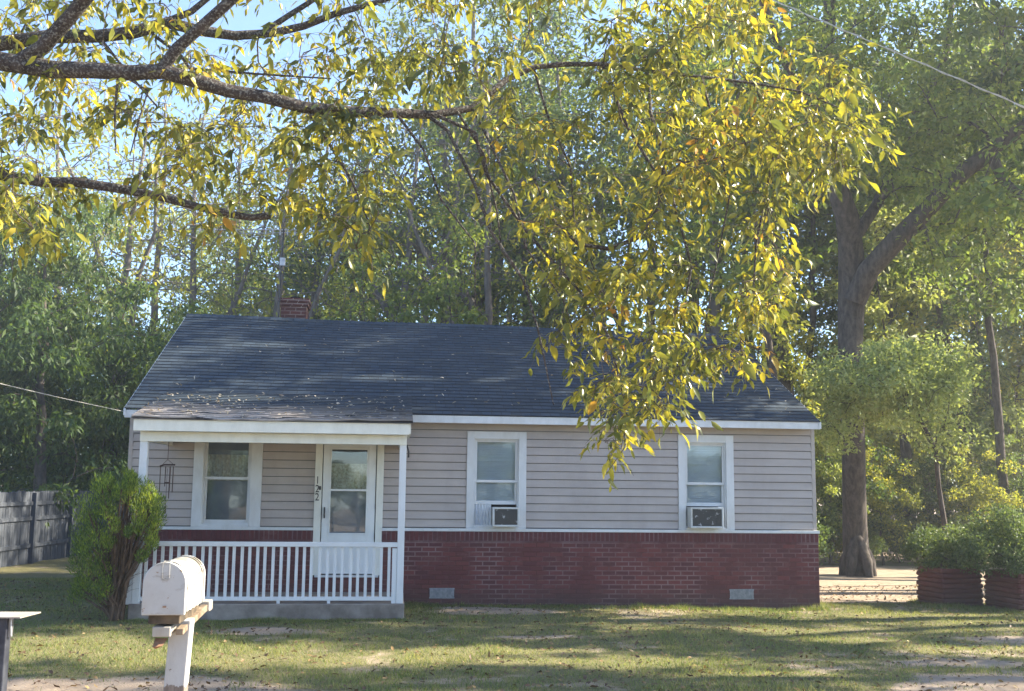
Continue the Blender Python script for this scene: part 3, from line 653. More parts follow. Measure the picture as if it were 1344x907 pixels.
dr=ap(extr(arch(MX0-.003,MX1+.003,MZ0-.002,MZ1+.003),MY,MY+.022),'box_door',MAILW,mbx,bevel=.004)
lt=MB(); cx=(MX0+MX1)/2+.005
lt.tube([(cx-.014,MY-.004,MZ1-.004),(cx-.014,MY-.004,MZ1-.06),(cx,MY-.004,MZ1-.068),(cx+.014,MY-.004,MZ1-.06),(cx+.014,MY-.004,MZ1-.004)],.0012,6).box(cx-.012,cx+.012,MY-.0025,MY-.0005,MZ1-.06,MZ1-.006)
lt.tube([(cx-.014,MY-.003,MZ1-.002),(cx-.012,MY+.03,MZ1+.006),(cx+.012,MY+.03,MZ1+.006),(cx+.014,MY-.003,MZ1-.002)],.0015,6)
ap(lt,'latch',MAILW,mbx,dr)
ap(MB().box(cx-.007,cx+.007,MY-.003,MY-.0004,MZ0+.028,MZ0+.036),'keyhole_mark',M_simple('rust spot',(.2,.12,.07),(.3,.2,.14),30),mbx,dr)
ap(MB().box(MX0+.02,MX1-.02,MY+.03,MY+.47,1.145,1.186),'support_board',M_simple('dark old board',(.03,.025,.02),(.12,.09,.06),14,.9),mbx,bevel=.004)
arm=MB(); 
ay0,ay1=MY+.02,MY+.62
arm.add([(2.846,ay0,1.095),(2.918,ay0,1.095),(2.918,ay0,1.135),(2.846,ay0,1.135),(2.85,ay1-.08,1.115),(2.93,ay1-.08,1.115),(2.93,ay1-.08,1.145),(2.85,ay1-.08,1.145)],[(0,1,2,3),(4,7,6,5),(0,4,5,1),(3,2,6,7),(1,5,6,2),(0,3,7,4)])
ap(arm,'cross_arm',BOARDW,mbx,bevel=.004)
ap(MB().add([(2.935,ay0+.02,1.10),(2.965,ay0+.02,1.10),(2.965,ay0+.02,1.125),(2.935,ay0+.02,1.125),(2.945,ay1,1.142),(2.975,ay1,1.142),(2.975,ay1,1.172),(2.945,ay1,1.172)],[(0,1,2,3),(4,7,6,5),(0,4,5,1),(3,2,6,7),(1,5,6,2),(0,3,7,4)]),'side_plank',M_simple('bare brown plank',(.10,.07,.045),(.26,.2,.14),16,.9),mbx,bevel=.003)
ap(MB().box(2.93,2.985,ay1-.07,ay1+.01,1.135,1.182),'end_block',BOARDW,mbx,bevel=.006)
ap(MB().add([(2.85,ay0+.0,1.055),(2.89,ay0+.0,1.06),(2.90,ay0+.05,1.084),(2.85,ay0+.05,1.084),(2.86,ay0+.02,1.045)],[(0,4,1),(0,1,2,3),(0,3,4),(1,4,2),(3,2,4)]),'broken_splinter',M_simple('rotten wood',(.15,.07,.035),(.3,.17,.1),30,.9),mbx)
pg=float(gz(2.9,-11.3))
def skew(x0,x1,y0,y1,z0,z1,dx): 
    return MB().add([(x0,y0,z0),(x1,y0,z0),(x1,y1,z0),(x0,y1,z0),(x0+dx,y0,z1),(x1+dx,y0,z1),(x1+dx,y1,z1),(x0+dx,y1,z1)],[(0,3,2,1),(4,5,6,7),(0,1,5,4),(1,2,6,5),(2,3,7,6),(3,0,4,7)])
ap(skew(2.818,2.903,MY+.13,MY+.22,pg-.4,1.148,.075),'post',POSTW,mbx,bevel=.005)
# second roadside post at the left edge of the frame
p0=atD(6,806,4.15); rp=empty('roadside_post',(p0[0],p0[1],float(gz(p0[0],p0[1])))); tag(rp,'dark metal roadside post topped by a thin pale flat plate','post')
ap(MB().box(p0[0]-.034,p0[0]+.020,p0[1]-.028,p0[1]+.028,pg-.4,1.188),'post',M_simple('dark painted steel',(.025,.028,.04),(.06,.065,.08),14,.5,.4,.3),rp,bevel=.004)
ap(MB().add([(p0[0]-.16,p0[1]-.05,1.192),(p0[0]+.075,p0[1]-.05,1.190),(p0[0]+.105,p0[1]+.10,1.193),(p0[0]-.16,p0[1]+.10,1.194),(p0[0]-.16,p0[1]-.05,1.197),(p0[0]+.075,p0[1]-.05,1.195),(p0[0]+.105,p0[1]+.10,1.198),(p0[0]-.16,p0[1]+.10,1.199)],[(0,3,2,1),(4,5,6,7),(0,1,5,4),(1,2,6,5),(2,3,7,6),(3,0,4,7)]),'top_plate',BOARDW,rp)
ap(MB().box(p0[0]+.021,p0[0]+.034,p0[1]-.01,p0[1]+.005,1.115,1.19).tube([(p0[0]+.03,p0[1]-.015,1.18),(p0[0]+.034,p0[1]-.015,1.12)],.003,5),'bracket',ALU,rp)
# ================================================================== fence
fa=atD(40,700,25.6)[:2]; fb=atD(88,700,27.9)[:2]; fd=(fb-fa)/np.linalg.norm(fb-fa); fn=np.array([fd[1],-fd[0]])
fz=lambda p: float(gz(p[0],p[1]))
fo=empty('fence',(fa[0],fa[1],-.3)); tag(fo,'grey weathered wooden privacy fence left of the house','fence')
rs=random.Random(9); TOP=1.47
fpk=MB(); s=-13.0
while s<14.4:
    for q in (0,):
        p=fa+fd*s; pe=fa+fd*(s+.138); z0=fz(p)-.02+rs.uniform(0,.03); z1=TOP+rs.uniform(-.02,.015)
        o_=rs.uniform(-.004,.004); A_=p-fn*(.0+o_); B_=pe-fn*(.0+o_); C_=pe-fn*(.018+o_); D_=p-fn*(.018+o_); m_=(A_+B_)/2; 
        fpk.add([(*A_,z0),(*B_,z0),(*C_,z0),(*D_,z0),(*A_,z1-.03),(*B_,z1-.03),(*C_,z1-.03),(*D_,z1-.03),(*(A_+(B_-A_)*.2),z1),(*(A_+(B_-A_)*.8),z1),(*(D_+(C_-D_)*.8),z1),(*(D_+(C_-D_)*.2),z1)],
          [(0,1,5,4),(1,2,6,5),(2,3,7,6),(3,0,4,7),(4,5,9,8),(5,6,10,9),(6,7,11,10),(7,4,8,11),(8,9,10,11)])
    s+=.146
ap(fpk,'pickets',FENCE,fo)
def fbox(mb,s0,s1,n0,n1,z0,z1):
    P=[fa+fd*s0+fn*n0,fa+fd*s1+fn*n0,fa+fd*s1+fn*n1,fa+fd*s0+fn*n1]
    mb.add([(*p,z0) for p in P]+[(*p,z1) for p in P],[(0,3,2,1),(4,5,6,7),(0,1,5,4),(1,2,6,5),(2,3,7,6),(3,0,4,7)])
for z in (.18,.82,1.18):
    m=MB()
    for i in range(-5,6): fbox(m,i*2.4+.05,i*2.4+2.35,.004,.042,z-.045,z+.045)
    ap(m,'rail',FENCE,fo,bevel=.004)
for i in range(-5,7):
    m=MB(); fbox(m,i*2.4-.05,i*2.4+.05,.004,.10,-.6,TOP-.04); ap(m,'fence_post',FENCE,fo,bevel=.004)
# neighbour's outbuilding behind the fence
q=atD(85,640,40); nb_=empty('outbuilding',(q[0],q[1],-.3)); tag(nb_,'pale roofed outbuilding just showing over the grey fence','building')
m=MB().box(q[0]-2.2,q[0]+1.6,q[1],q[1]+4,-.4,1.72); ap(m,'wall',SIDING,nb_)
m=MB().add([(q[0]-2.5,q[1]-.3,1.68),(q[0]+1.9,q[1]-.3,1.68),(q[0]+1.9,q[1]+2,2.15),(q[0]-2.5,q[1]+2,2.15),(q[0]+1.9,q[1]+4.3,1.68),(q[0]-2.5,q[1]+4.3,1.68)],[(0,1,2,3),(3,2,4,5)]); m.box(q[0]-2.5,q[0]+1.9,q[1]-.32,q[1]-.3,1.58,1.70)
ap(m,'roof',M_simple('pale metal roof',(.5,.52,.55),(.62,.64,.66),3,.4,.5),nb_)
# ================================================================== planters
PB=M_brick('planter brick',(.17,.045,.035),(.12,.035,.03),(.2,.15,.13),bw=.3,rh=.085,ms=.004)
def planter(px,D,w,h,rot,label,n=8):
    p=atD(px,770,D); z=float(gz(p[0],p[1])); r=empty('brick_planter',(p[0],p[1],z-.03),rot); tag(r,label,'planter')
    m=MB(); ch=h/n
    for k in range(n):
        o=.012*(k%2)+.0; f=w/2*(1-.035*k/n)-o
        a=f*.93
        prof=[(-f,-a),(-a,-f),(a,-f),(f,-a),(f,a),(a,f),(-a,f),(-f,a)] 
        b0=k*ch-(.25 if k==0 else 0); z0_=b0; z1_=(k+1)*ch-.012; i0=.018
        vs=[(x*(1-i0/f),y*(1-i0/f),z0_) for x,y in prof]+[(x,y,z0_+.018) for x,y in prof]+[(x,y,z1_-.012) for x,y in prof]+[(x*(1-i0/f),y*(1-i0/f),z1_+.012) for x,y in prof]
        fs=[]
        for q in range(3): fs+=[(q*8+i,q*8+(i+1)%8,(q+1)*8+(i+1)%8,(q+1)*8+i) for i in range(8)]
        m.add(vs,fs)
    me=m.mesh('wall'); link('planter_wall',me,PB,r)
    m=MB(); f=w/2*.9; a=f*.93; prof=[(-f,-a),(-a,-f),(a,-f),(f,-a),(f,a),(a,f),(-a,f),(-f,a)]; m.add([(x,y,h-.04) for x,y in prof],[tuple(range(8))]); m.build('soil',M_simple('planter soil',(.03,.022,.015),(.08,.06,.04),20),r)
    return r,p,z
pl1,p1,zz1=planter(1246,17.3,.76,.62,R(5),'square stacked brick planter nearest the house corner, smaller bush on top')
pl2,p2,zz2=planter(1347,16.7,.92,.62,R(5),'stacked brick planter at the right edge of the photo under the larger bush')
def bush(name,c,r,n,L,mat,label,cat,seed,base,group=None,W=.45,stemn=1,gapc=False):
    rs=np.random.default_rng(seed); root=empty(name,tuple(base)); tag(root,label,cat,group); B=np.array(base,float)
    cl=ellipsoid_pts(rs,n,c,r,.33); cl[:,2]=np.maximum(cl[:,2],base[2]+.12)
    seeds=[B+np.array([rs.normal(0,r[0]*.12),rs.normal(0,r[1]*.12),.03]) for _ in range(stemn)]
    A,par,ends,order=grow(seeds,cl,.14,rs,wob=.12); V,Q=branch_mesh(A-B,par,len(seeds),.0035,.03,4); link('stem',npmesh('stem',V,[Q]),BARK,root)
    P,D,N,l,w_=crownleaves(cl,rs,110,.17,L,0.,flat=.9,aspect=W)
    V,fs=leaves(P-B,D,N,l,w_); link('foliage',npmesh('foliage',V,fs),mat,root); return root
BUSHM=M_leaf('planter bush leaves',[(0,(.045,.075,.03)),(.5,(.10,.15,.05)),(1,(.24,.29,.11))],.45,1.2)
c=atD(1238,722,17.4); bush('planter_bush',c,(.62,.5,.36),75,.055,BUSHM,'smaller pale green bush growing in the planter nearest the house','bush',31,(p1[0],p1[1],zz1+.55))
c=atD(1330,715,16.8); bush('planter_bush',c,(.92,.7,.58),130,.055,BUSHM,'larger dark green bush in the right edge planter','bush',32,(p2[0],p2[1],zz2+.55))
# ================================================================== arborvitae in front of the porch
def arborvitae():
    rs=np.random.default_rng(41); D0=13.55; b=atD(152,818,D0); b[2]=float(gz(b[0],b[1])); root=empty('arborvitae',tuple(b)); tag(root,'yellow green arborvitae shrub with bare brown stems by the porch','shrub')
    L=[(112,700,20),(106,740,18),(104,775,14),(116,668,18),(134,645,14),(142,632,8),(128,690,20),(124,725,20),(120,760,18),(138,742,14),(146,665,14),(134,780,12),(108,720,16),
       (172,628,8),(172,640,12),(168,652,12),(186,648,12),(198,660,12),(205,676,11),(203,694,10),(178,668,13),(190,675,13),(196,712,10),(190,728,8),(182,690,9),(160,648,9),(152,690,9),(145,712,9),(170,700,6)]
    cl=[];rr=[]
    for px,py,r in L:
        for k in range(4):
            d=D0+rs.uniform(-.42,.42)*(1-.35*abs(px-155)/60); P=atD(px+rs.normal(0,3),py+rs.normal(0,4),d); cl.append(P); rr.append(r/103*1.0)
    cl=np.array(cl); rr=np.array(rr)
    seeds=[b+np.array([rs.normal(0,.05),rs.normal(0,.05),0])for _ in range(16)]
    # each clump gets its own rising stem
    m=MB(); V=[]
    for i,c in enumerate(cl):
        if i%3: 
            if i%3==1: continue
        s=seeds[i%16]-b; e=c-b; pts=[]
        for q in range(7):
            f=q/6; p=s*(1-f)+e*f; h=f**.75; p[2]=s[2]*(1-h)+e[2]*h; p[:2]=s[:2]+(e[:2]-s[:2])*f**1.35; p=p+rs.normal(0,.012,3)*(q>0); pts.append(p)
        m.tube(pts,[.019*(1-.75*q/6)+.004 for q in range(7)],5)
        for q in range(3): # dead side twigs
            f=rs.uniform(.2,.7); p=pts[int(f*6)]; m.tube([p,p+np.array([rs.normal(0,.12),rs.normal(0,.12),rs.uniform(.03,.12)])],[.004,.001],3)
    o=m.build('stem',M_bark('red brown stems',(.05,.032,.022),(.2,.13,.085),14),root)
    n=150; C=np.repeat(cl,n,0); R_=np.repeat(rr,n)[:,None]; o_=unit(rs.normal(0,1,(len(C),3)))*np.cbrt(rs.random((len(C),1))); P=C+o_*R_*np.array([.85,.85,1.15])
    D=unit(o_*.55+rs.normal(0,.28,(len(C),3))+np.array([0,0,1.0])); N=unit(rs.normal(0,1,(len(C),3)))
    V,fs=leaves(P-b,D,N,rs.uniform(.03,.07,len(C)),rs.uniform(.007,.014,len(C)))
    link('foliage',npmesh('foliage',V,fs),M_leaf('arborvitae sprays',[(0,(.035,.065,.018)),(.45,(.10,.16,.03)),(.85,(.32,.40,.05)),(1,(.25,.15,.07))],.5,3),root)
arborvitae()
# ================================================================== the wood behind and beside the house
wood_r='slim trees of the backlit wood behind the driveway'; lab_r='slim tree in the backlit wood right of the house, beyond the big forked oak'
wood_c='tall trees of the wood behind the roof'; lab_c='tall woodland tree rising behind the house roof'
wood_l='thin trees left of the chimney'; lab_l='thin open-crowned tree seen against the sky behind the left end of the roof'
bush_r='undergrowth along the far side of the driveway'; lab_b='leafy undergrowth bush at the far edge of the sandy driveway'
rs=np.random.default_rng(77)
# big forked oak
def oak():
    D=25.5; path=[(1128,752),(1124,735),(1122,690),(1121,640),(1120,580),(1118,520),(1116,460),(1117,410),(1119,365),(1116,320),(1112,285),(1100,250),(1092,200),(1098,140),(1085,80),(1090,10),(1080,-60),(1088,-130)]
    rad=[.38,.32,.29,.275,.27,.275,.285,.31,.34,.29,.28,.25,.22,.20,.17,.15,.12,.09]
    b=atD(1126,745,D); b[2]=float(gz(b[0],b[1])); root=empty('oak_tree',tuple(b)); tag(root,'big forked oak with thick dark trunk beyond the right end of the house','tree')
    P=[atD(x,y,D+.3*math.sin(i)) for i,(x,y) in enumerate(path)]; P[0][2]=b[2]-.3
    fork=[(1122,395,.27,0),(1140,355,.25,.2),(1170,322,.24,.5),(1200,292,.22,.8),(1235,255,.2,1.1),(1265,225,.19,1.3),(1300,200,.17,1.6),(1345,165,.15,2),(1400,120,.12,2.5),(1450,60,.09,3)]
    Fk=[atD(x,y,D-d) for x,y,r,d in fork]; fk2=[(1300,200,.13,1.6),(1315,235,.1,1.8),(1345,262,.08,2.2),(1390,280,.05,2.6)]; F2=[atD(x,y,D-d) for x,y,r,d in fk2]
    fk3=[(1116,320,.16,0),(1150,270,.13,-.6),(1180,200,.12,-1.2),(1205,140,.11,-1.8),(1240,80,.09,-2.2),(1250,0,.07,-2.5)]; F3=[atD(x,y,D-d) for x,y,r,d in fk3]
    fk4=[(1092,200,.13,0),(1060,150,.11,1),(1030,80,.09,2),(1000,0,.07,2.6)]; F4=[atD(x,y,D-d) for x,y,r,d in fk4]
    m=MB(); 
    for pts,rr in ((P,rad),(Fk,[f[2] for f in fork]),(F2,[f[2] for f in fk2]),(F3,[f[2] for f in fk3]),(F4,[f[2] for f in fk4])): m.tube([p-b for p in pts],rr,12)
    for a in range(5): # root flare
        th=a*1.26; m.tube([np.array([math.cos(th)*.42,math.sin(th)*.42,-.2]),np.array([math.cos(th)*.3,math.sin(th)*.3,.35]),np.array([0,0,.9])],[.06,.14,.15],7)
    r=np.random.default_rng(5); cs=[]
    for px,py,rx,ry,n in ((1150,40,150,120,30),(1250,80,120,120,24),(1330,120,110,130,20),(1060,60,80,110,20),(1200,190,90,80,32),(1300,280,80,60,22),(1180,-120,220,100,22),(1090,150,60,90,22),(1250,330,70,40,10)):
        for _ in range(n):
            v=unit(r.normal(0,1,3))*r.random()**.4; cs.append(atD(px+v[0]*rx,py+v[1]*ry,D+v[2]*3.8-.6))
    cs=np.array(cs); seeds=[p for p in P[9:]]+Fk[3:]+F2[1:]+F3[1:]+F4[1:]
    A,par,e,o=grow(seeds,cs,.5,r,sag=.1); V,Q=branch_mesh(A-b,par,len(seeds),.012,.12,4); nv=len(m.v)
    quads=np.array([f for f in m.f if len(f)==4]); tm=npmesh('trunk',np.concatenate([np.array(m.v),V]),[quads,Q+nv]); link('trunk',tm,BARK,root)
    L=crownleaves(cs,r,95,.62,.16,.4); k=gapsel(L[0],r); V,fs=leaves(L[0][k]-b,L[1][k],L[2][k],L[3][k],L[4][k]); link('crown',npmesh('crown',V,fs),LG['mid'],root)
oak()
# distinct trees
T('broad',62,29,1.0,.3,'dark','dense dark green tree leaning over the grey fence at the left',None,sink=1.4)
T('broad',-40,31,1.1,2.3,'dark','dark green tree at the left edge of the photo behind the fence',sink=1.0)
T('broad',150,36,.85,4.3,'mid','smaller green tree between the fence and the left end of the roof',sink=1.2)
T('tall',1042,31,.95,1.0,'dark','straight trunked tree just left of the big oak',bark=BARK)
T('thin',1063,33,1.0,2.0,'mid','thin trunked tree between the house gable and the big oak')
T('tall',628,40,1.15,0.4,'dark','thick pale trunked tree behind the middle of the roof, left of a pair',bark=BARKP)
T('tall2',655,42,1.1,1.4,'dark','thick dark trunked tree behind the middle of the roof, right of a pair',bark=BARK)
T('sparse',582,37,1.1,2.2,'mid','pale leaning trunked tree behind the roof left of the thick pair',bark=BARKP)
T('thin',1200,33,1.0,3.0,'mid','slender straight trunked tree right of the big oak')
T('thin',1275,34,1.1,4.0,'mid','straight dark trunked tree behind the large planter bush')
# fallen-looking bare leaning trunks behind the roof
def snag(pts,D,rad,label):
    P=[atD(x,y,D) for x,y in pts]; P[0][2]=-.4; b=P[0]; root=empty('leaning_trunk',tuple(b)); tag(root,label,'dead tree'); MB().tube([p-b for p in P],[rad*(1-.55*i/(len(P)-1)) for i in range(len(P))],9).build('trunk',BARKP,root)
snag([(650,640),(632,420),(600,372),(565,335),(535,312),(505,290)],38,.24,'bare grey trunk leaning left behind the middle of the roof')
snag([(545,640),(520,425),(500,395),(488,370),(470,345),(440,300)],37,.17,'thinner bare trunk leaning left behind the roof near the chimney')
snag([(590,640),(586,420),(584,330),(588,250),(580,180),(592,100)],39,.2,'upright pale bare trunk behind the roof')
# anonymous woodland
for px,D,v,s,m in ((480,46,'sparse',1.2,'mid'),(700,44,'sparse',1.3,'dark'),(745,38,'tall2',1.05,'dark'),(800,46,'sparse',1.35,'mid'),(850,40,'sparse',1.3,'mid'),(900,44,'tall',1.1,'dark'),(950,36,'tall2',1.15,'mid'),(990,42,'sparse',1.35,'mid'),(520,60,'sparse',1.2,'mid'),(670,60,'sparse',1.3,'pale')):
    T(v,px,D,s,rs.uniform(0,6.28),m,lab_c,wood_c,bark=BARKP if rs.random()<.4 else BARK)
for px,D,v,s,m in ((285,40,'sparse',.7,'pale'),(330,50,'sparse',1.0,'mid'),(380,44,'sparse',.95,'mid'),(420,52,'sparse',1.1,'dark'),(130,52,'sparse',1.05,'pale'),(30,50,'sparse',1.1,'mid'),(250,60,'thin',1.1,'mid'),(450,40,'sparse',1.0,'dark'),(455,62,'tall2',1.05,'mid')):
    T(v,px,D,s,rs.uniform(0,6.28),m,lab_l,wood_l,bark=BARKP)
for i,px in enumerate((1085,1110,1145,1165,1190,1222,1245,1262,1300,1322,1345,1370,1400,1440,1130,1235,1290,1350,1420,1480,1185,1310)):
    if i in (6,14,16,18,11): continue
    D=(36,44,40,52,46,38,56,44,40,50,36,46,42,38,60,64,58,62,54,46,34,33)[i]; v=('thin','tall2','thin','tall','sparse','thin','tall','thin','tall2','tall','thin','tall','tall2','tall','tall','tall','tall2','tall','tall','tall','sapling','sapling')[i]
    T(v,px,D,rs.uniform(.95,1.2),rs.uniform(0,6.28),('mid','mid','yellow','dark','mid','pale')[i%6],lab_r,wood_r)
for px,D,s_ in ((-30,36,1.1),(60,40,1.2),(140,34,1.0),(190,42,1.2),(240,36,1.05),(300,44,1.25),(350,35,1.0),(400,40,1.15),(520,36,1.1),(590,44,1.2),(640,34,1.05),(690,40,1.2)):
    T('bare',px,D,s_,rs.uniform(0,6.28),'yellow','nearly bare tree with fine grey branches against the sky behind the house','nearly bare trees behind the house',bark=BARKP)
for px,D,s_,l in ((1022,29,.95,'dark trunked tree directly behind the right end of the roof ridge'),(1310,30,.9,'dark trunked tree close behind the right edge planter'),(1178,38,1.1,'dark trunked tree between the big oak and the slender straight tree')):
    T('thin',px,D,s_,rs.uniform(0,6.28),'mid',l)
# young trees and undergrowth
for i in range(26):
    px=1040+rs.uniform(0,380); D=rs.uniform(31,46); v=('young','young','sapling')[i%3]
    T(v,px,D,rs.uniform(.8,1.15),rs.uniform(0,6.28),('yellow','mid','yellow','pale')[i%4],'young leafy undergrowth tree in the yellow lit thicket beyond the driveway','thicket beyond the driveway',bark=BARK,name='understory_tree')
for i in range(16):
    px=1060+i*20+rs.uniform(-8,8); D=rs.uniform(28.5,31); T(('shrub','young')[i%2],px,D,rs.uniform(.4,.62),rs.uniform(0,6.28),('dark','mid','yellow')[i%3],lab_b,bush_r,name='bush',cat='bush')
for i in range(9):
    px=rs.uniform(430,1040); D=rs.uniform(30,42); T('sapling',px,D,rs.uniform(.85,1.1),rs.uniform(0,6.28),('mid','pale','mid','yellow')[i%4],'small sapling filling the gap just above the roof ridge','saplings just above the roof ridge',name='sapling',cat='tree')
for i in range(9):
    px=-60+i*35; T('young',px,rs.uniform(33,44),rs.uniform(.9,1.2),rs.uniform(0,6.28),('dark','mid')[i%2],'leafy young tree low behind the grey fence','young trees low behind the fence',name='young_tree')
# small pale tree in front of the oak
def small_tree():
    r=np.random.default_rng(8); D=21.5; b=atD(1200,740,D); b[2]=float(gz(b[0],b[1])); root=empty('small_tree',tuple(b)); tag(root,'low arching pale sunlit tree in front of the big oak and behind the planters','tree')
    cs=[]
    for px,py,rx,ry,n in ((1150,500,85,38,60),(1200,490,70,40,42),(1110,520,50,40,28),(1240,520,40,35,18),(1170,545,70,30,24),(1090,560,28,40,10),(1240,575,40,30,7),(1180,460,110,30,16)):
        for _ in range(n):
            v=unit(r.normal(0,1,3))*r.random()**.4; cs.append(atD(px+v[0]*rx,py+v[1]*ry,D+v[2]*1.6))
    cs=np.array(cs); tr=[atD(x,y,D) for x,y in ((1242,745),(1240,690),(1232,640),(1228,590),(1205,545),(1180,515))]; tr[0][2]=b[2]-.2
    m=MB().tube([p-b for p in tr],[.07,.055,.05,.045,.035,.025],7); A,par,e,o=grow(tr[2:],cs,.3,r,sag=.25); V,Q=branch_mesh(A-b,par,4,.006,.04,4); nv=len(m.v)
    link('trunk',npmesh('trunk',np.concatenate([np.array(m.v),V]),[np.array([f for f in m.f if len(f)==4]),Q+nv]),BARK,root)
    L=crownleaves(cs,r,95,.42,.10,.3); V,fs=leaves(L[0]-b,*L[1:]); link('crown',npmesh('crown',V,fs),M_leaf('pale silvery leaves',[(0,(.12,.17,.06)),(.5,(.26,.32,.12)),(1,(.45,.48,.22))],.5,.8),root)
small_tree()
# trees to the right of the view that shade the yard and the roof
for i,(x,y,v,s,l) in enumerate(((16.2,-1.2,'tall2',.9,'tall shade tree right of the planters, nearest the lawn'),(19.5,3.2,'tall',.95,'tall shade tree across the driveway right of the frame'),(20.5,-5.0,'tall2',.9,'tall shade tree beside the street right of the frame'),(24,-.5,'tall',1.05,'second tall shade tree set back right of the frame'),(23,7.5,'tall',1.05,'tall shade tree at the far corner of the driveway'),(28.5,4,'tall',1.1,'large shade tree deep in the lot right of the frame'),(30,-4,'tall',1.1,'far street side shade tree right of the frame'),(20.5,8.5,'tall2',.95,'tall shade tree leaning over the driveway just right of the frame'))):
    place_tree(v,x,y,s,i*1.7,'dark',l,None,cut=True)
for i,(x,y,v,sc_) in enumerate(((-22,-40,'tall',.8),(-13,-44,'tall2',.9),(-5,-39,'broad',1.3),(3,-46,'tall',.85),(9,-40,'broad',1.35),(16,-43,'tall2',.9),(24,-39,'tall',.8),(-1,-52,'tall',.9),(12,-52,'tall',.95),(32,-42,'broad',1.3),(-30,-36,'broad',1.2))):
    place_tree(v,x,y,sc_*.68,i*1.3,('mid','dark')[i%2],'tall tree of the row across the street, behind the viewer','row of trees across the street')
for i in range(20):
    place_tree('shrub',-24+i*2.7,-34+1.5*math.sin(i*2),1.15+.3*math.sin(i*1.7),i*1.1,('dark','mid','dark')[i%3],'unseen leafy shrub added behind the viewer to darken the window reflections','added shrubs behind the viewer',name='added_shrub',cat='shrub')  # unseen row added so the panes reflect dark green, not bright horizon
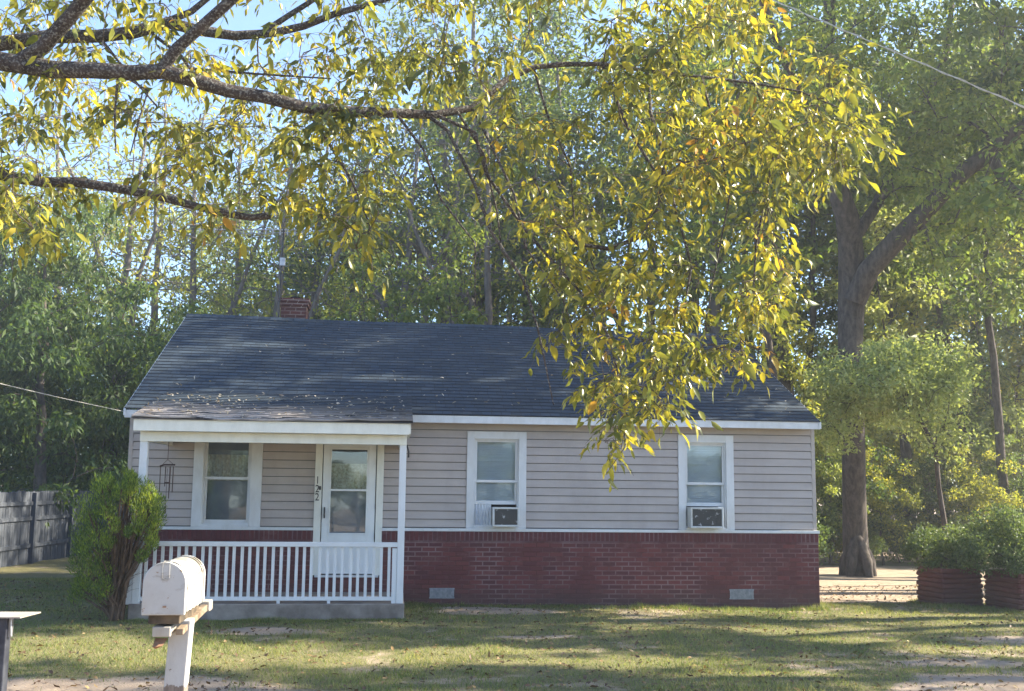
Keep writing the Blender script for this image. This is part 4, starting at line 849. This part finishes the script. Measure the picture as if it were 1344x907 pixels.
# ================================================================== the overhanging tree
def hero():
    r=np.random.default_rng(21); base=atD(-330,700,6.6); base[2]=float(gz(base[0],base[1])); b=base; root=empty('overhanging_tree',tuple(b)); tag(root,'yellow leaved tree with lichen spotted limbs overhanging the lawn from the upper left','tree')
    def path(l): return [atD(x,y,d) for x,y,d,_ in l],[q[3] for q in l]
    trunk=[(b+np.array([0,0,-.3]),.30),(b+np.array([.02,0,.6]),.24),(b+np.array([.05,.03,2.0]),.22),(b+np.array([0,.05,3.2]),.2),(b+np.array([.1,.1,4.4]),.17),(b+np.array([.2,.1,6.0]),.14),(b+np.array([.5,.2,8.0]),.1),(b+np.array([.6,.3,9.6]),.05)]
    limbs=[
     [(-330,100,6.6,.09),(-180,80,6.3,.075),(-60,70,6.2,.062),(10,82,6.1,.055),(70,92,6.05,.052),(120,95,6.0,.048),(170,96,6.0,.046),(215,94,6.0,.045),(255,106,6.0,.042),(300,119,6.05,.040),(345,128,6.1,.038),(400,140,6.2,.036),(460,146,6.3,.033),(520,149,6.4,.030),(570,152,6.5,.026),(620,140,6.6,.022),(665,105,6.7,.020),(700,88,6.8,.018),(740,82,6.8,.017),(790,84,6.9,.015),(850,92,7.0,.013),(920,100,7.1,.011),(990,110,7.2,.009),(1050,120,7.2,.007),(1100,140,7.2,.005)],
     [(20,85,6.08,.046),(55,62,6.05,.043),(90,25,6.0,.04),(120,-10,5.95,.037),(160,-60,5.9,.033),(230,-140,5.9,.028),(330,-230,6.0,.02)],
     [(210,94,6.0,.034),(235,62,5.98,.032),(262,38,5.95,.031),(300,5,5.9,.03),(335,-30,5.9,.028),(420,-100,6.1,.022),(520,-160,6.3,.016)],
     [(-330,60,7.2,.08),(-120,72,7.2,.062),(-20,60,7.2,.055),(60,50,7.2,.048),(130,48,7.2,.046),(175,42,7.2,.045),(220,30,7.2,.042),(265,38,7.2,.038),(310,46,7.25,.034),(360,42,7.3,.03),(400,34,7.3,.027),(440,18,7.3,.024),(490,5,7.3,.021),(560,-20,7.4,.018),(660,-50,7.4,.016),(780,-60,7.5,.013),(880,-40,7.5,.010),(960,-10,7.5,.008)],
     [(220,28,7.2,.026),(250,14,7.2,.022),(290,-15,7.2,.018),(340,-60,7.2,.014)],
     [(340,46,7.3,.022),(380,20,7.3,.02),(420,-5,7.3,.017),(470,-40,7.3,.012)],
     [(-330,190,6.4,.07),(-150,200,6.4,.052),(-40,218,6.4,.042),(20,232,6.4,.035),(60,238,6.4,.032),(100,241,6.4,.030),(150,247,6.4,.028),(200,256,6.4,.025),(250,268,6.4,.023),(300,280,6.4,.022),(330,284,6.4,.021),(354,281,6.4,.022)],
     [(850,92,7.0,.011),(868,150,6.9,.012),(872,215,6.8,.013),(868,270,6.75,.014),(845,312,6.7,.015),(805,326,6.7,.014),(770,318,6.7,.012),(735,290,6.7,.009),(705,240,6.6,.006)],
     [(560,150,6.5,.014),(590,185,6.4,.012),(625,240,6.3,.011),(655,310,6.2,.010),(690,370,6.1,.009),(712,430,6.0,.007),(722,490,5.9,.005),(728,540,5.85,.003)],
     [(575,152,6.5,.012),(615,170,6.5,.011),(640,235,6.5,.010),(700,310,6.5,.009),(760,380,6.4,.008),(800,450,6.3,.007),(815,520,6.2,.005),(820,580,6.15,.004),(800,620,6.1,.002)],
     [(990,110,7.2,.010),(1015,180,7.1,.009),(1020,260,7.0,.008),(1005,330,6.9,.007),(985,400,6.9,.005),(960,470,6.8,.003)],
     [(790,84,6.9,.012),(830,170,6.8,.010),(880,260,6.7,.009),(900,350,6.7,.007),(890,440,6.6,.005),(870,520,6.6,.003)],
     [(520,149,6.4,.010),(548,200,6.3,.008),(572,262,6.3,.007),(610,330,6.2,.005),(632,395,6.2,.003)],[(620,140,6.6,.009),(650,190,6.4,.008),(668,260,6.3,.007),(690,330,6.2,.006),(735,400,6.2,.004),(752,455,6.2,.002)],
     [(600,146,6.5,.008),(628,205,6.6,.007),(650,275,6.7,.006),(662,340,6.6,.004),(700,405,6.5,.003)],[(700,88,6.8,.009),(720,150,6.9,.008),(745,225,7.0,.007),(750,300,6.9,.005),(790,380,6.8,.004)],
     [(920,100,7.1,.009),(940,180,7.0,.008),(950,270,6.9,.006),(930,360,6.9,.005),(925,440,6.8,.003)],
     [(400,140,6.2,.010),(430,180,6.2,.009),(465,240,6.2,.007),(480,300,6.2,.005),(478,350,6.2,.003)],
     [(155,97,6.0,.008),(150,150,6.0,.006),(148,200,6.0,.004)],[(158,97,6.0,.008),(182,125,6.0,.006),(186,165,6.0,.005),(178,200,6.0,.003)],
     [(130,48,7.2,.010),(170,90,6.9,.008),(205,140,6.9,.006)],[(200,45,7.2,.012),(235,75,7.1,.011),(265,92,7.1,.010),(330,102,7.1,.008),(420,110,7.1,.005)],
    ]
    m=MB(); m.tube([p-b for p,_ in trunk],[q for _,q in trunk],12); seeds=[trunk[5][0],trunk[6][0],trunk[7][0]]
    for l in limbs:
        P,rr=path(l); 
        if l[0][0]==-330: P[0]=np.array([b[0]+.03,b[1]+.03,P[0][2]])
        P=[P[0]]+[p+r.normal(0,.035 if l[0][3]<.015 else .006,3) for p in P[1:]]; m.tube([p-b for p in P],rr,8)
        for a,c in zip(P[:-1],P[1:]):
            for f in (0,.5): seeds.append(a*(1-f)+c*f)
    # sprays
    T_=[]
    main=[(560,-40),(1000,-40),(1012,45),(1060,65),(1130,92),(1168,150),(1160,225),(1135,255),(1062,250),(1045,330),(1048,395),(1008,460),(1000,500),(950,500),(925,480),(880,540),(862,580),(842,600),(800,625),(786,600),(770,540),(765,500),(705,440),(720,400),(700,300),(650,270),(610,170)]
    def inside(x,y,poly):
        c=False; j=len(poly)-1
        for i in range(len(poly)):
            xi,yi=poly[i]; xj,yj=poly[j]
            if (yi>y)!=(yj>y) and x<(xj-xi)*(y-yi)/(yj-yi)+xi: c=not c
            j=i
        return c
    def fill(poly,n,d0,d1,dens=lambda x,y:1):
        xs=[p[0] for p in poly]; ys=[p[1] for p in poly]; k=0
        while k<n:
            x=r.uniform(min(xs),max(xs)); y=r.uniform(min(ys),max(ys))
            if inside(x,y,poly) and r.random()<dens(x,y): T_.append(atD(x,y-14,r.uniform(d0,d1)-.4*(y/600))); k+=1
    fill(main,HN,6.1,8.1,lambda x,y:(1 if vnoise(x,y,48,9)*.6+vnoise(x,y,22,10)*.4>.44 else .10)*(.35 if (860<x<935 and 270<y<330) or (700<x<790 and 190<y<260) else 1)*(.45 if x<700 and y<200 else 1)*(.5 if x<720 and y>=200 else 1))
    fill([(400,150),(505,150),(512,260),(480,330),(478,385),(455,330),(400,290),(380,200)],int(HN*.075),5.9,6.9)
    fill([(-60,-40),(600,-40),(600,170),(420,190),(300,200),(120,190),(-60,200)],int(HN*.50),6.0,9.0,lambda x,y:1 if vnoise(x,y,36,19)>.47 else .14)
    fill([(-60,170),(420,180),(400,300),(200,300),(60,330),(-60,320)],int(HN*.16),5.7,7.6,lambda x,y:1 if vnoise(x,y,42,29)>.52 else .1)
    fill([(240,230),(300,235),(300,330),(250,330)],6,5.8,6.3); fill([(0,200),(40,200),(60,330),(0,320)],8,5.0,5.6)
    for _ in range(120): T_.append(b+np.array([r.normal(1.2,1.6),r.normal(.5,1.6),r.uniform(5.5,10.5)]))   # crown above the view
    for _ in range(60): T_.append(atD(r.uniform(0,1100),r.uniform(-330,-60),r.uniform(6,8.4)))
    A,par,ends,order=grow(seeds,T_,.13,r,sag=.10,wob=.16); V,Q=branch_mesh(A-b,par,len(seeds),.0019,.012,4,2.6); nv=len(m.v)
    quads=np.array([f for f in m.f if len(f)==4]); link('trunk',npmesh('trunk',np.array(m.v),[quads]),BARKH,root,smooth=True); link('twig',npmesh('twig',V,[Q]),TWIG,root)
    # broken stub
    # compound leaves: drooping stalks with leaflets in pairs
    PP=[];DD=[];NN=[];LL=[];WW=[]; SA=[];SB=[]
    for e in ends:
        tip=A[e]; prv=A[par[e]]; d0=unit(tip-prv)
        for _ in range(r.integers(2,5)):
            o=tip-(tip-prv)*r.uniform(0,1.4); hd=unit(np.array([r.normal(),r.normal(),r.normal(-.25,.4)])+.4*d0); L_=r.uniform(.10,.22); npair=r.integers(2,4); p=o.copy(); dirn=hd.copy(); side=unit(np.cross(dirn,[0,0,1.])+r.normal(0,.2,3))
            seg=L_/(npair+.5); hue=0
            for q in range(npair+1):
                nx_=p+dirn*seg; SA.append(p.copy()); SB.append(nx_.copy()); p=nx_; dirn=unit(dirn+np.array([0,0,-.28]))
                if q==npair: lst=[(dirn,1.15)]
                else: lst=[(unit(side*.8+dirn*.6+np.array([0,0,-.35])),1),(unit(-side*.8+dirn*.6+np.array([0,0,-.35])),1)]
                for dv,s_ in lst:
                    if r.random()<.12: continue
                    PP.append(p.copy()); DD.append(dv+r.normal(0,.22,3)); NN.append(np.array([0,0,1.])+r.normal(0,.55,3)); l=(.03+.072*r.random()**1.2)*s_; LL.append(l); WW.append(l*r.uniform(.22,.5))
    PP,DD,NN=map(np.array,(PP,DD,NN)); V,fs=leaves(PP-b,DD,NN,np.array(LL),np.array(WW),'l')
    V2,Q2=frusta(np.array(SA)-b,np.array(SB)-b,np.full(len(SA),.0013),np.full(len(SA),.001),3)
    link('leaf_stalk',npmesh('leaf_stalk',V2,[Q2]),TWIG,root)
    link('crown',npmesh('crown',V,fs),M_leaf('turning compound leaves',[(0,(.035,.05,.02)),(.32,(.10,.12,.03)),(.6,(.25,.245,.04)),(.8,(.42,.35,.045)),(.91,(.40,.21,.045)),(1,(.18,.10,.05))],.45,1.3,.3,tcol=1.0),root)
    print('hero leaves',len(PP),'nodes',len(A))
HN=740
hero()
# ================================================================== wires
def wire(name,a,c,sag,rad,label,mat,twist=False,n=40):
    root=empty(name,tuple(a)); tag(root,label,'wire'); pts=[a+(c-a)*i/n+np.array([0,0,-sag*4*(i/n)*(1-i/n)]) for i in range(n+1)]
    MB().tube([p-a for p in pts],rad,6).build('cable',mat,root)
    if twist:
        N=n*12; q=[]; 
        for i in range(N+1):
            f=i/N; p=a+(c-a)*f+np.array([0,0,-sag*4*f*(1-f)]); th=f*np.linalg.norm(c-a)/.35*2*math.pi; q.append(p-a+np.array([0,math.cos(th),math.sin(th)])*rad*1.9)
        MB().tube(q,rad*.8,4).build('wrapped_conductor',mat,root)
CAB=M_simple('cable insulation',(.34,.32,.28),(.52,.49,.42),20,.7,.3)
a_=atD(1040,0,9.5); c_=atD(1344,127,8.0); d_=(c_-a_); wire('service_cable',a_-d_*4.5,c_+d_*5,.08,.0045,'twisted pale service cable crossing the upper right corner of the sky',CAB,True)
a_=atD(0,505,15.0); c_=atD(66,523,17.5); d_=c_-a_; wire('telephone_wire',a_-d_*4,np.array((-.05,.1,2.72)),.06,.0045,'thin pale telephone wire at the left running to the house eave',CAB)
# ================================================================== grass, fallen leaves
def inhouse(x,y): return ((x>-.08)&(x<W_+.08)&(y>-.10)&(y<8))|((x>.42)&(x<4.02)&(y>-1.7)&(y<0))
def grass():
    r=np.random.default_rng(3); n=520000; 
    x=r.uniform(-8,15,n); y=-8.2+14.*r.random(n)**1.25; k=~inhouse(x,y); x,y=x[k],y[k]; d=dirt(x,y); n2=vnoise(x,y,.35,8); k=(r.random(len(x))<(1-d*1.15)*(.35+1.1*n2)); x,y=x[k],y[k]
    # more at the foot of the walls
    for x0,x1,yy,h in ((4.0,10.4,-.11,.12),(.4,4.05,-1.72,.08)):
        xx=r.uniform(x0,x1,6000); x=np.concatenate([x,xx]); y=np.concatenate([y,yy-np.abs(r.normal(0,.09,6000))])
    for pp,ww in ((p1,.5),(p2,.6)):
        th=r.uniform(0,6.28,2500); rr=ww*.92+np.abs(r.normal(0,.1,2500)); x=np.concatenate([x,pp[0]+np.cos(th)*rr]); y=np.concatenate([y,pp[1]+np.sin(th)*rr])
    m=len(x); z=gz(x,y); h=r.uniform(.015,.045,m)*(.55+1.0*vnoise(x,y,.8,12)+1.6*np.clip(vnoise(x,y,.22,13)-.62,0,1)*2); edge=(y>-.6)&(y<0)&(x>4); h=np.where(edge,h*1.5,h)
    th=r.uniform(0,2*math.pi,m); wd=r.uniform(.0022,.0045,m); P=np.stack([x,y,z-.004],1); s=np.stack([np.cos(th),np.sin(th),0*th],1)*wd[:,None]; t=np.stack([r.normal(0,.5,m)*h,r.normal(0,.5,m)*h,h],1)
    V=np.stack([P-s,P+s,P+t],1).reshape(-1,3); I=np.arange(m)[:,None]*3+np.array([[0,1,2]])
    o=link('grass',npmesh('grass',V,[I]),M_leaf('lawn grass',[(0,(.06,.105,.035)),(.4,(.13,.18,.055)),(.72,(.25,.26,.10)),(1,(.46,.40,.2))],.5,.5),None); tag(o,'short patchy lawn grass turning straw coloured','grass',kind='stuff'); print('blades',m)
grass()
def litter():
    r=np.random.default_rng(4); n=17000; x=r.uniform(-8,16,n); y=-8.5+13*r.random(n)**1.1; k=~inhouse(x,y)&(r.random(n)<.2+.9*vnoise(x,y,1.1,40)+.2*dirt(x,y)); x,y=x[k],y[k]; 
    m=len(x); P=np.stack([x,y,gz(x,y)+r.uniform(.006,.028,m)],1); D=np.stack([r.normal(0,1,m),r.normal(0,1,m),r.normal(0,.35,m)],1); N=np.stack([r.normal(0,.5,m),r.normal(0,.5,m),np.ones(m)],1)
    V,fs=leaves(P,D,N,r.uniform(.03,.085,m),r.uniform(.018,.04,m),'l'); o=link('fallen_leaves',npmesh('fallen_leaves',V,fs),M_leaf('dry fallen leaves',[(0,(.05,.028,.018)),(.5,(.12,.07,.035)),(.8,(.3,.2,.08)),(1,(.45,.36,.14))],.15,2),None); tag(o,'dry brown fallen leaves scattered over the lawn','leaves',kind='stuff')
    n=520; x=r.uniform(.05,10.2,n); y=r.uniform(-.25,3.8,n); k=r.random(n)<.25+.4*(y<.6); x,y=x[k],y[k]; z=np.array([rz_(a,c) for a,c in zip(x,y)])+.02
    x2=.45+3.5*r.random(260)**1.2; y2=-1.78+1.9*r.random(260); z2=np.array([pz(a,c) for a,c in zip(x2,y2)])+.024
    P=np.stack([np.concatenate([x,x2]),np.concatenate([y,y2]),np.concatenate([z,z2])],1); m=len(P); D=np.stack([r.normal(0,1,m),r.normal(0,.6,m),r.normal(.1,.3,m)],1); N=np.stack([r.normal(0,.4,m),r.normal(-.4,.4,m),np.ones(m)],1)
    V,fs=leaves(P,D,N,r.uniform(.03,.075,m),r.uniform(.014,.03,m),'l'); o=link('roof_leaves',npmesh('roof_leaves',V,fs),M_leaf('pale dry leaves',[(0,(.14,.09,.05)),(.5,(.32,.26,.18)),(1,(.55,.5,.42))],.15,2),None); tag(o,'pale dry leaves lying on the roof shingles','leaves',kind='stuff')
litter()
# ================================================================== air
if HAZE>0:
    me=MB().box(-75,95,-30,95,-6,33).mesh('haze'); t=NT('haze air'); t.n.remove(t.b); pv=t.node('ShaderNodeVolumePrincipled'); pv.inputs['Color'].default_value=(.93,.96,1,1); pv.inputs['Density'].default_value=HAZE; pv.inputs['Anisotropy'].default_value=.55  # thin haze, also standing in for the lens glare at the upper right
    t.L(pv.outputs[0],t.out.inputs['Volume']); o=link('haze',me,t.m); tag(o,kind='stuff',label='pale haze between the trees, also standing in for sun glare',cat='haze')
